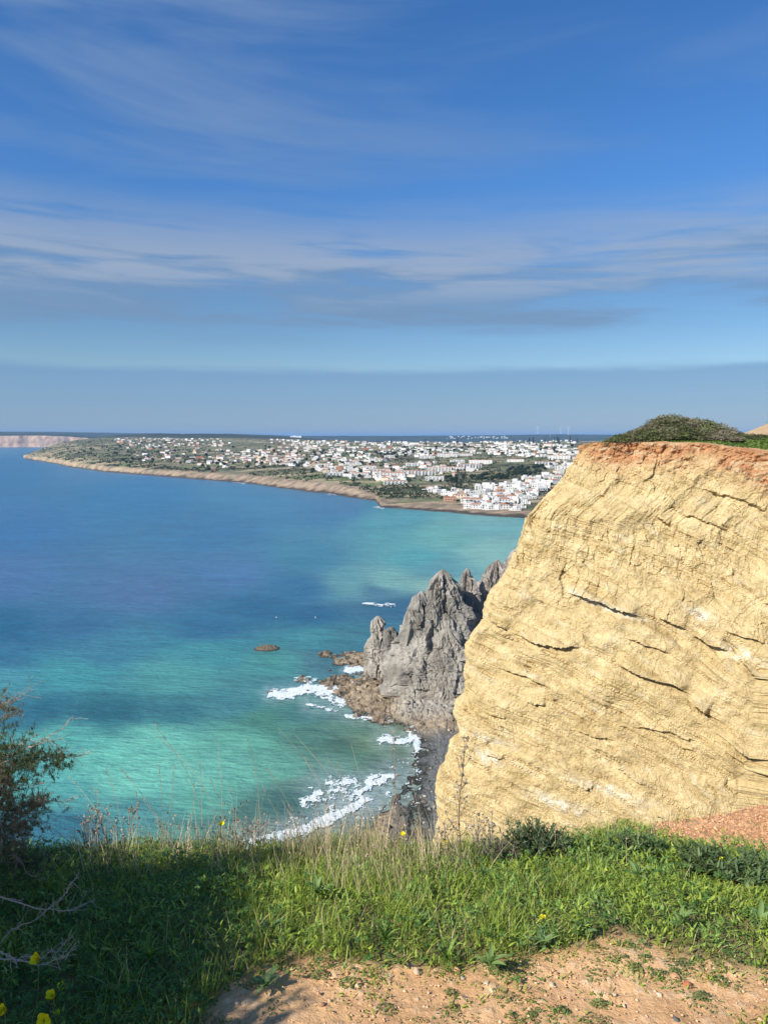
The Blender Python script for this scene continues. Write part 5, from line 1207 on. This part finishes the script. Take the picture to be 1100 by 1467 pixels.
# rosettes with large leaves
def broad_leaf(L, w, fold):
    t = np.linspace(0, 1, 8); wd = w * np.sin(math.pi * t ** 0.75) ** 0.8 * 0.5 + 0.001; x = L * t; z = 0.35 * L * np.sin(t * 2.2) * 0.8
    V = []
    for i in range(8): V += [(x[i], -wd[i], z[i] + fold * wd[i]), (x[i], 0, z[i]), (x[i], wd[i], z[i] + fold * wd[i])]
    q = [(3 * i + j, 3 * i + j + 1, 3 * i + j + 4, 3 * i + j + 3) for i in range(7) for j in range(2)]
    return np.array(V), q
BL = []
for (L, w, c_) in ((0.11, 0.024, (0.20, 0.30, 0.10)), (0.09, 0.03, (0.16, 0.25, 0.10)), (0.13, 0.018, (0.17, 0.28, 0.05))):
    a = Acc(); V, q = broad_leaf(L, w, 0.4); a.add(V, q, None, c_); BL.append(a.mesh('leaf', True)); BL[-1].materials.append(M_leaf)
ROS = [(913, 1262, 0, 'pale rosette weed in the middle of the right-hand grass'), (552, 1345, 2, 'narrow-leaved tuft weed at the front of the grass'), (700, 1395, 0, 'grey-green rosette at the front edge where grass meets bare soil'), (835, 1335, 1, 'broad-leaved weed among the herbs above the bare patch'),
       (1040, 1240, 1, 'broad-leaved weed with an arching stem near the right edge'), (690, 1255, 1, 'dark rosette below the tall dark dried weed'), (390, 1335, 1, 'rosette weed at the edge of the juniper shadow'), (455, 1290, 0, 'pale leafy weed among the tall grass'),
       (640, 1375, 2, 'spiky green tuft beside the small stones'), (975, 1335, 0, 'bluish leafy weed in the right-hand herbs'), (380, 1412, 1, 'small flat weed on the sunlit soil beside the shadow'), (215, 1375, 2, 'dim tuft weed deep in the juniper shadow'), (775, 1352, 1, 'bushy weed rosette where the grass thins out'), (600, 1320, 1, 'leafy weed half hidden in the tall grass'), (1085, 1330, 0, 'rosette weed at the right border of the picture')]
for x, y, k, lab in ROS:
    g = ground_at(x, y + 8); e = empty('rosette_weed', g, label=lab, category='weed'); n = 13
    for j in range(n):
        o = link('leaf', BL[k], None, e); o.rotation_euler = (RNG.uniform(-.3, .3), -RNG.uniform(0.0, 0.9), j * 2.4 + RNG.uniform(-.2, .2)); s = RNG.uniform(0.32, 0.7); o.scale = (s, s, s); o.location = (0, 0, 0.012 + 0.03 * (k == 0))

# creeping weeds on the bare soil
cw = Acc(); X, Y, Z, px, py = scatter(5200, -0.9, 2.6, 1.5, 3.6); f = front_line(px)
wgt = ((py > f - 15) & (px > 250)) * (0.35 + 0.65 * sstep(560, 720, px)) * sstep(150, 20, py - f) * (fbm(X / 0.3, Y / 0.2, 31.0, o=2) > -0.1)
k = RNG.random(len(X)) < wgt * 0.50; X, Y = X[k], Y[k]
for x0_, y0_ in zip(X, Y):
    n = RNG.integers(25, 110); r0_ = RNG.uniform(0.012, 0.05); a_ = RNG.uniform(0, 6.28, n); q = RNG.random(n) ** 0.6
    lx = x0_ + np.cos(a_) * q * r0_ * 1.4; ly = y0_ + np.sin(a_) * q * r0_
    P = np.stack([lx, ly, ground_z(lx, ly) + RNG.uniform(0.006, 0.022, n) * (1.1 - q)], -1); tn = RNG.random()
    C = mixc(mixc((0.10, 0.15, 0.05), (0.20, 0.22, 0.06), tn), mixc((0.18, 0.25, 0.09), (0.32, 0.32, 0.10), tn), RNG.random(n))
    leaf_quads(cw, P, np.stack([np.cos(a_) * .5, np.sin(a_) * .5, np.ones(n)], -1) + RNG.normal(0, .3, (n, 3)), RNG.uniform(0.005, 0.013, n), C, 0.5)
link('creeping_weeds', cw.mesh('creeping_weeds'), M_leaf, kind='stuff', label='small flat creeping weeds dotted over the bare sandy soil')

# flowers
M_yel = m_simple('yellow petal', (0.82, 0.72, 0.01), 0.6, 0.06, 60)
def petal_mesh():
    V = []; n = 6
    for i in range(n):
        t = i / (n - 1); w = 0.0060 * math.sin(math.pi * (0.12 + 0.78 * t)) ; x = 0.0145 * t; z = 0.007 * math.sin(t * 1.5)
        V += [(x, -w, z + 0.0012), (x, 0, z), (x, w, z + 0.0012)]
    q = [(3 * i + j, 3 * i + j + 1, 3 * i + j + 4, 3 * i + j + 3) for i in range(n - 1) for j in range(2)]
    a = Acc(); a.add(np.array(V), q); me = a.mesh('petal', True); me.materials.append(M_yel); return me
PET = petal_mesh(); CUP = Acc(); tube([(0, 0, -0.006), (0, 0, 0), (0, 0, 0.004)], [0.0012, 0.0025, 0.002], 6, CUP, (0.2, 0.3, 0.05)); CUP = CUP.mesh('flower_centre'); CUP.materials.append(M_leaf)
FLW = [(55, 1374, 1.9, 1.1, 'yellow flower touching the lowest bare juniper twig'), (92, 1415, 1.95, 1.0, 'round open yellow flower, upper of the group in the clover'), (77, 1428, 1.85, 1.15, 'drooping yellow flower just left below the round open one'), (84, 1453, 1.85, 0.6, 'small yellow bud in the clover under the drooping flower'),
       (7, 1449, 1.75, 1.25, 'yellow flower at the left border of the clover'), (64, 1462, 1.75, 1.3, 'yellow flower cut by the bottom border of the picture'), (1031, 1235, 2.9, 1.0, 'lone yellow flower head in the grass near the right edge'), (864, 1268, 2.9, 0.7, 'small yellow flower in the middle of the right-hand grass'),
       (776, 1361, 2.35, 0.8, 'small yellow flower where the grass thins to bare soil'), (590, 1258, 2.9, 1.0, 'yellow flower in the grass below the dry tangle'), (663, 1276, 2.8, 0.8, 'yellow flower at the foot of the tall dark dried weed'), (316, 1182, 3.0, 0.9, 'pale yellow flower on a thin stem above the grass at the water side'), (578, 1196, 3.1, 0.9, 'yellow bloom low in the dry tangle before the pebble beach'), (637, 1206, 3.1, 0.8, 'yellow bloom beside the foot of the yellow cliff')]
for x, y, Yd, s, lab in FLW:
    p = at_y(x, y, Yd); gz_ = ground_z(p[0], p[1]); e = empty('yellow_flower', (p[0], p[1], gz_), label=lab, category='flower', group='yellow flowers')
    s *= 1.35; Hh = max(p[2] - gz_, 0.03); t = np.linspace(0, 1, 6)[:, None]
    a = Acc(); tube(np.array([0.02 * math.sin(x), 0.01, 0]) * (1 - t) ** 2 + np.array([0, 0, Hh]) * t, np.full(6, 0.0013), 5, a, (0.22, 0.30, 0.08)); link('stem', a.mesh('stem'), M_leaf, e)
    o = link('flower_centre', CUP, None, e); o.location = (0, 0, Hh); o.scale = (s, s, s)
    tl = Matrix.Rotation(RNG.uniform(-0.6, 0.6), 4, 'Y') @ Matrix.Rotation(RNG.uniform(0.2, 1.0), 4, 'X')
    for j in range(5):
        o = link('petal', PET, None, e); o.matrix_basis = Matrix.Translation((0, 0, Hh)) @ tl @ Matrix.Rotation(j * 1.2566 + RNG.uniform(-.1, .1), 4, 'Z') @ Matrix.Rotation(-RNG.uniform(0.25, 0.75), 4, 'Y') @ Matrix.Scale(s, 4)

# stones on the bare soil
def stone_mesh(name, seed, n=22, c=(0.5, 0.38, 0.27)):
    a, b_ = np.meshgrid(np.linspace(0, 2 * math.pi, n), np.linspace(0, math.pi, n // 2 + 2), indexing='ij')
    d = np.stack([np.sin(b_) * np.cos(a), np.sin(b_) * np.sin(a), np.cos(b_)], -1)
    r = 1 + 0.45 * fbm(d[..., 0] * 1.2 + seed, d[..., 1] * 1.2, d[..., 2] * 1.2, o=3); r[-1] = r[0]
    V = d * r[..., None] * np.array([1, 0.8, 0.6]); ac = Acc()
    ac.add(V.reshape(-1, 3), grid_faces(*a.shape), None, c); return ac.mesh(name, True)
M_stone = m_vcol('stone', 0.9, 0.15, 0.25, 60.0, bump=0.004, bscale=120)
STN = [(582, 1385, 11, (0.46, 0.33, 0.21), 'rounded tan stone at the grass edge, left of the pair'), (597, 1394, 13, (0.58, 0.42, 0.28), 'pale flat stone at the grass edge, right of the pair'), (655, 1391, 12, (0.52, 0.30, 0.16), 'orange-brown stone at the grass edge beside the spiky tuft'),
       (662, 1403, 9, (0.50, 0.40, 0.30), 'small grey-tan stone below the orange-brown one'), (967, 1402, 15, (0.56, 0.30, 0.16), 'largest orange stone on the bare soil at the right'), (984, 1412, 13, (0.42, 0.15, 0.08), 'brick-red stone touching the largest orange stone'), (944, 1427, 9, (0.62, 0.5, 0.36), 'small pale stone left of the brick-red one'),
       (790, 1412, 10, (0.60, 0.46, 0.31), 'pale stone on bare soil between two weed patches'), (598, 1433, 8, (0.52, 0.38, 0.25), 'small stone in the middle of the bare soil'), (697, 1411, 10, (0.60, 0.48, 0.34), 'cream stone among low weeds right of the orange-brown one'), (1078, 1445, 11, (0.46, 0.26, 0.15), 'brown stone near the bottom right corner'),
       (968, 1463, 12, (0.13, 0.12, 0.12), 'dark grey stone cut by the bottom border'), (735, 1462, 10, (0.40, 0.20, 0.11), 'reddish stone near the bottom border'), (879, 1426, 8, (0.60, 0.45, 0.29), 'little pale stone beneath the large low weed patch'), (462, 1440, 9, (0.40, 0.24, 0.14), 'brown clod on the sunlit soil left of centre'), (830, 1300, 9, (0.6, 0.5, 0.4), 'light stone showing through the thin grass')]
for i, (x, y, w, c_, lab) in enumerate(STN):
    g = ground_at(x, y); r = w / 2 * g[1] / F; o = link('stone', stone_mesh('stone', 3.7 * i, 26, c_), M_stone, label=lab, category='stone', group='stones on the bare soil')
    o.location = g + np.array([0, 0, r * 0.3]); o.scale = (r, r, r); o.rotation_euler = (RNG.uniform(-.3, .3), RNG.uniform(-.3, .3), RNG.uniform(0, 6))
X, Y, Z, px, py = scatter(170000, -1.6, 4.4, 1.45, 4.8)
rz_ = red_zone(px, py); bare = (py > front_line(px) - 6)
k = (RNG.random(len(X)) < np.where(rz_, 0.75, np.where(bare, 0.55 * sstep(-0.3, 0.4, fbm(X / 0.2, Y / 0.2)), 0)))
X, Y, Z, rz_ = [v[k] for v in (X, Y, Z, rz_)]; n = len(X)
ico = np.array([(0, 0, 1), (0.9, 0, .1), (.2, .8, 0), (-.7, .5, .05), (-.6, -.6, 0), (.3, -.85, .1), (0, 0, -.6)]) ; it = np.array([(0, 1, 2), (0, 2, 3), (0, 3, 4), (0, 4, 5), (0, 5, 1), (6, 2, 1), (6, 3, 2), (6, 4, 3), (6, 5, 4), (6, 1, 5)])
r = np.clip(RNG.lognormal(-6.05, 0.55, n), 0.0012, 0.012); th_ = RNG.uniform(0, 6.28, n)
V = ico[None] * (1 + RNG.normal(0, .18, (n, 7, 3))); cx = np.cos(th_)[:, None]; sx_ = np.sin(th_)[:, None]
V = np.stack([V[..., 0] * cx - V[..., 1] * sx_, V[..., 0] * sx_ + V[..., 1] * cx, V[..., 2] * .7], -1) * r[:, None, None] + np.stack([X, Y, Z + 0.004], -1)[:, None]
C = np.where(rz_[:, None], mixc((0.50, 0.22, 0.10), (0.80, 0.50, 0.29), RNG.random(n)), mixc((0.50, 0.28, 0.14), (0.82, 0.56, 0.33), RNG.random(n)))
gv = Acc(); gv.add(V.reshape(-1, 3), None, (np.arange(n) * 7)[:, None, None] .repeat(10, 1).reshape(n, 10, 1).astype(int).reshape(-1, 1) + np.tile(it, (n, 1)), np.repeat(C, 7, 0))
link('gravel', gv.mesh('gravel'), M_stone, kind='stuff', label='loose crumbs of orange earth and small pebbles')

# ------------------------------------------------------------------ juniper at the left border
jb = np.array([-2.35, 2.0]); jz = float(ground_z(jb[0], jb[1]))
J = empty('juniper_bush', (jb[0], jb[1], jz), label='thorny juniper bush reaching in from the left border with bare pale twigs', category='bush')
jo = np.array([jb[0], jb[1], jz])
tr = Acc(); tube(np.array([(0, 0, -0.05), (0.03, 0.02, 0.25), (-0.05, 0.0, 0.5), (0.05, -0.1, 0.8), (0.0, -0.3, 1.15)]), [0.06, 0.05, 0.042, 0.03, 0.015], 9, tr, (0.17, 0.13, 0.10)); link('trunk', tr.mesh('trunk'), M_bark, J)
def jpath(pts, Y0, Y1, bare=True, r0=0.0026, r1=0.0006, col=(0.36, 0.29, 0.23), sub=14, thorns=30, root=None):
    n = 34; pts = np.array(pts, float); t = np.linspace(0, 1, n); k = np.linspace(0, 1, len(pts))
    xs, ys = np.interp(t, k, pts[:, 0]), np.interp(t, k, pts[:, 1])
    P = np.stack([at_y(x, y, Y0 + (Y1 - Y0) * q) for x, y, q in zip(xs, ys, t)]) - jo
    for _ in range(2): P[1:-1] = (P[:-2] + P[1:-1] * 2 + P[2:]) / 4
    P[1:] += RNG.normal(0, 0.0016, (n - 1, 3)); P[:, 2] += 0.004 * np.sin(t * 23 + xs[0])
    if root is not None:
        m = 10; tt = np.linspace(0, 1, m)[:-1, None]; P = np.concatenate([np.array(root) * (1 - tt) + P[0] * tt + np.array([0, 0, 0.05]) * np.sin(tt * 3.14), P])
    a = Acc(); R = np.linspace(r0, r1, len(P)); tube(P, R, 6, a, col)
    for j in range(thorns):
        i = RNG.integers(len(P) // 4, len(P)); d = RNG.normal(size=3); d /= np.linalg.norm(d); L = RNG.uniform(0.006, 0.018)
        tube([P[i], P[i] + d * L], [R[i] * 0.6, 0.0003], 4, a, np.array(col) * 1.15)
    for j in range(sub):
        i = RNG.integers(len(P) // 3, len(P) - 1); d = P[i + 1] - P[i]; d /= np.linalg.norm(d) + 1e-9; d = d + RNG.normal(0, 0.6, 3); d /= np.linalg.norm(d); L = RNG.uniform(0.02, 0.07)
        Q = P[i] + d * np.linspace(0, L, 6)[:, None] + RNG.normal(0, 0.0012, (6, 3)); tube(Q, np.linspace(R[i] * 0.6, 0.0006, 6), 4, a, col)
    link('branch', a.mesh('branch'), M_bark, J); return P
BR = [([(-60, 1060), (0, 1010), (22, 1004), (45, 984)], 2.5, 2.45), ([(-60, 1110), (0, 1080), (30, 1064), (56, 1060)], 2.4, 2.45), ([(-40, 1120), (20, 1083), (69, 1058), (104, 1030)], 2.5, 2.5), ([(40, 1072), (69, 1058), (86, 1072), (90, 1085)], 2.5, 2.52),
      ([(-40, 1150), (0, 1138), (30, 1128), (60, 1122)], 2.5, 2.4), ([(-20, 1170), (30, 1150), (62, 1147), (90, 1149), (116, 1140)], 2.5, 2.45), ([(-30, 1200), (20, 1180), (50, 1178), (75, 1178)], 2.5, 2.5),
      ([(-30, 1380), (14, 1337), (69, 1305), (95, 1278), (111, 1252)], 2.1, 2.15), ([(-30, 1270), (20, 1292), (69, 1305), (110, 1303), (138, 1285)], 2.1, 2.2), ([(-20, 1380), (20, 1372), (59, 1371), (80, 1362), (104, 1342)], 1.95, 2.0), ([(-20, 1350), (0, 1361), (20, 1375), (69, 1381), (95, 1370), (114, 1347)], 1.95, 1.95),
      ([(-20, 1240), (30, 1232), (60, 1225), (95, 1232)], 2.6, 2.6), ([(-10, 1230), (22, 1225), (45, 1255), (66, 1258)], 2.4, 2.4), ([(20, 1080), (14, 1130), (22, 1180), (20, 1235)], 2.4, 2.42), ([(0, 1090), (-4, 1140), (4, 1200), (-10, 1260)], 2.35, 2.35), ([(50, 1092), (80, 1084), (108, 1084), (132, 1078)], 2.55, 2.55)]
jp = []
for i, (pts, a_, b_) in enumerate(BR):
    jp.append(jpath(pts, a_, b_, root=(RNG.uniform(-.05, .1), 0.1, RNG.uniform(0.2, 0.6)) if pts[0][0] < 0 else None, col=(0.50, 0.42, 0.34) if i in (7, 8, 9, 10, 5, 2, 15) else (0.34, 0.27, 0.2), thorns=44 if i in (7, 8, 9, 10) else 26))
for j in range(9):     # stout limbs, mostly outside the picture
    q = np.array([RNG.uniform(-.6, .6), RNG.uniform(-1.1, 0.5), RNG.uniform(0.7, 1.4)]); t = np.linspace(0, 1, 8)[:, None]
    a = Acc(); tube(np.array([0, -0.05, 0.4]) * (1 - t) + q * t + RNG.normal(0, .02, (8, 3)), np.linspace(0.025, 0.006, 8), 6, a, (0.17, 0.13, 0.10)); link('branch', a.mesh('branch'), M_bark, J)
fa = Acc()
def needles(P, n, spread, c0, c1, L=0.012, w=0.0022):
    i = RNG.integers(0, len(P), n); Q = P[i] + RNG.normal(0, spread, (n, 3))
    blades(fa, Q, np.full(n, L) * RNG.uniform(.6, 1.3, n), np.full(n, w), RNG.uniform(0, 6.28, n), RNG.uniform(0, .6, n), RNG.uniform(0, 1.6, n), mixc(c0, c1, RNG.random(n)), 2)
def shoots(c, ns, L, c0, c1):
    """short leafy shoots around a pixel cluster"""
    x, y, sx, sy, Yd = c
    for j in range(ns):
        p = at_y(x + RNG.normal(0, sx), y + RNG.normal(0, sy), Yd + RNG.normal(0, 0.08)) - jo
        d = RNG.normal(size=3) + np.array([0.6, 0, 0.3]); d /= np.linalg.norm(d); Q = p + d * np.linspace(0, L, 12)[:, None]
        needles(Q, 42, 0.0022, c0, c1)
g0, g1 = (0.04, 0.06, 0.025), (0.13, 0.155, 0.06); b0, b1 = (0.16, 0.125, 0.09), (0.40, 0.31, 0.23)
for c, ns, k_ in (((6, 1018, 12, 8, 2.45), 16, 1), ((38, 1088, 22, 7, 2.5), 50, 0), ((84, 1096, 6, 6, 2.5), 14, 0), ((20, 1105, 16, 14, 2.48), 44, 0), ((12, 1066, 12, 8, 2.42), 14, 0), ((30, 1158, 22, 7, 2.45), 44, 1), ((6, 1130, 12, 14, 2.45), 40, 1), ((12, 1200, 16, 18, 2.5), 60, 1), ((40, 1236, 28, 8, 2.6), 50, 0), ((-10, 1150, 14, 60, 2.5), 130, 0), ((60, 1150, 8, 4, 2.48), 14, 1), ((30, 1180, 14, 10, 2.5), 20, 1)):
    shoots(c, int(ns * 1.7), 0.045, *((g0, g1) if k_ == 0 else (mixc(g0, b0, .5), mixc(g1, b1, .6))))
BLOB = [(-2.0, 2.7, 0.22, 0.24), (-2.35, 2.35, 0.38, 0.3), (-2.3, 1.4, 0.85, 0.5), (-2.6, 1.8, 0.65, 0.45), (-1.97, 0.85, 1.18, 0.34), (-2.02, 1.2, 1.12, 0.32), (-2.1, 1.62, 0.92, 0.34), (-2.45, 1.7, 0.85, 0.4), (-2.6, 1.1, 1.3, 0.5), (-1.8, 1.0, 0.8, 0.3), (-2.0, 0.6, 0.8, 0.4), (-2.5, 0.5, 1.1, 0.5), (-2.2, 1.6, 0.6, 0.5), (-2.9, 1.6, 0.8, 0.45), (-1.95, 0.5, 1.3, 0.3)]
for x, y, z, r in BLOB:
    n = int(4200 * (r / 0.4) ** 2); d = RNG.normal(size=(n, 3)); d /= np.linalg.norm(d, axis=1)[:, None]
    lump = 1 + 0.5 * fbm(d[:, 0] * 2 + x * 9, d[:, 1] * 2 + y * 7, d[:, 2] * 2, o=3)
    P = d * (RNG.random(n) ** 0.45 * lump * r)[:, None] + np.array([x, y, z + jz]) - jo
    xx, yy = proj(*(P + jo).T); ok_ = ~((xx > -12) & (xx < 1100) & (yy > 0) & (yy < 1467) & (P[:, 1] + jo[1] > 0))
    P = P[ok_]; n = len(P)
    leaf_quads(fa, P, RNG.normal(size=(n, 3)), RNG.uniform(0.025, 0.06, n), mixc(g0, g1, RNG.random(n)), 0.5)
link('needles', fa.mesh('needles'), M_leaf, J, kind='stuff')

# ORDINALS: where a few alike things share a label, say which one it is by its place in the row
by = {}
for o in COL.objects:
    if 'label' in o.keys() and o.parent is None: by.setdefault((o['label'], o.get('group', '')), []).append(o)
for (lb, g), os_ in by.items():
    n = len(os_)
    if not (2 <= n <= 9) or not g: continue
    os_.sort(key=lambda o: float(proj(o.location[0], max(o.location[1], 0.5), o.location[2])[0]))
    if n == 2: w = ['left-hand', 'right-hand']
    elif n == 3: w = ['left-hand', 'middle', 'right-hand']
    else: w = ['leftmost'] + [['second', 'third', 'fourth', 'fifth', 'sixth', 'seventh', 'eighth'][i] for i in range(n - 2)] + ['rightmost']
    for o, q in zip(os_, w): o['label'] = q + ' ' + lb

# ------------------------------------------------------------------ haze over the whole scene
hz = Acc(); box(hz, -46000, 46000, -46000, 46000, -6.0, EYE + 140.0)
hm = bpy.data.materials.new('air'); hm.use_nodes = True; hm.node_tree.nodes.clear()
pv = hm.node_tree.nodes.new('ShaderNodeVolumePrincipled'); pv.inputs['Color'].default_value = (0.32, 0.60, 1.0, 1); pv.inputs['Density'].default_value = 0.000042
ho = hm.node_tree.nodes.new('ShaderNodeOutputMaterial'); hm.node_tree.links.new(pv.outputs[0], ho.inputs['Volume'])
link('haze', hz.mesh('haze'), hm, kind='stuff')
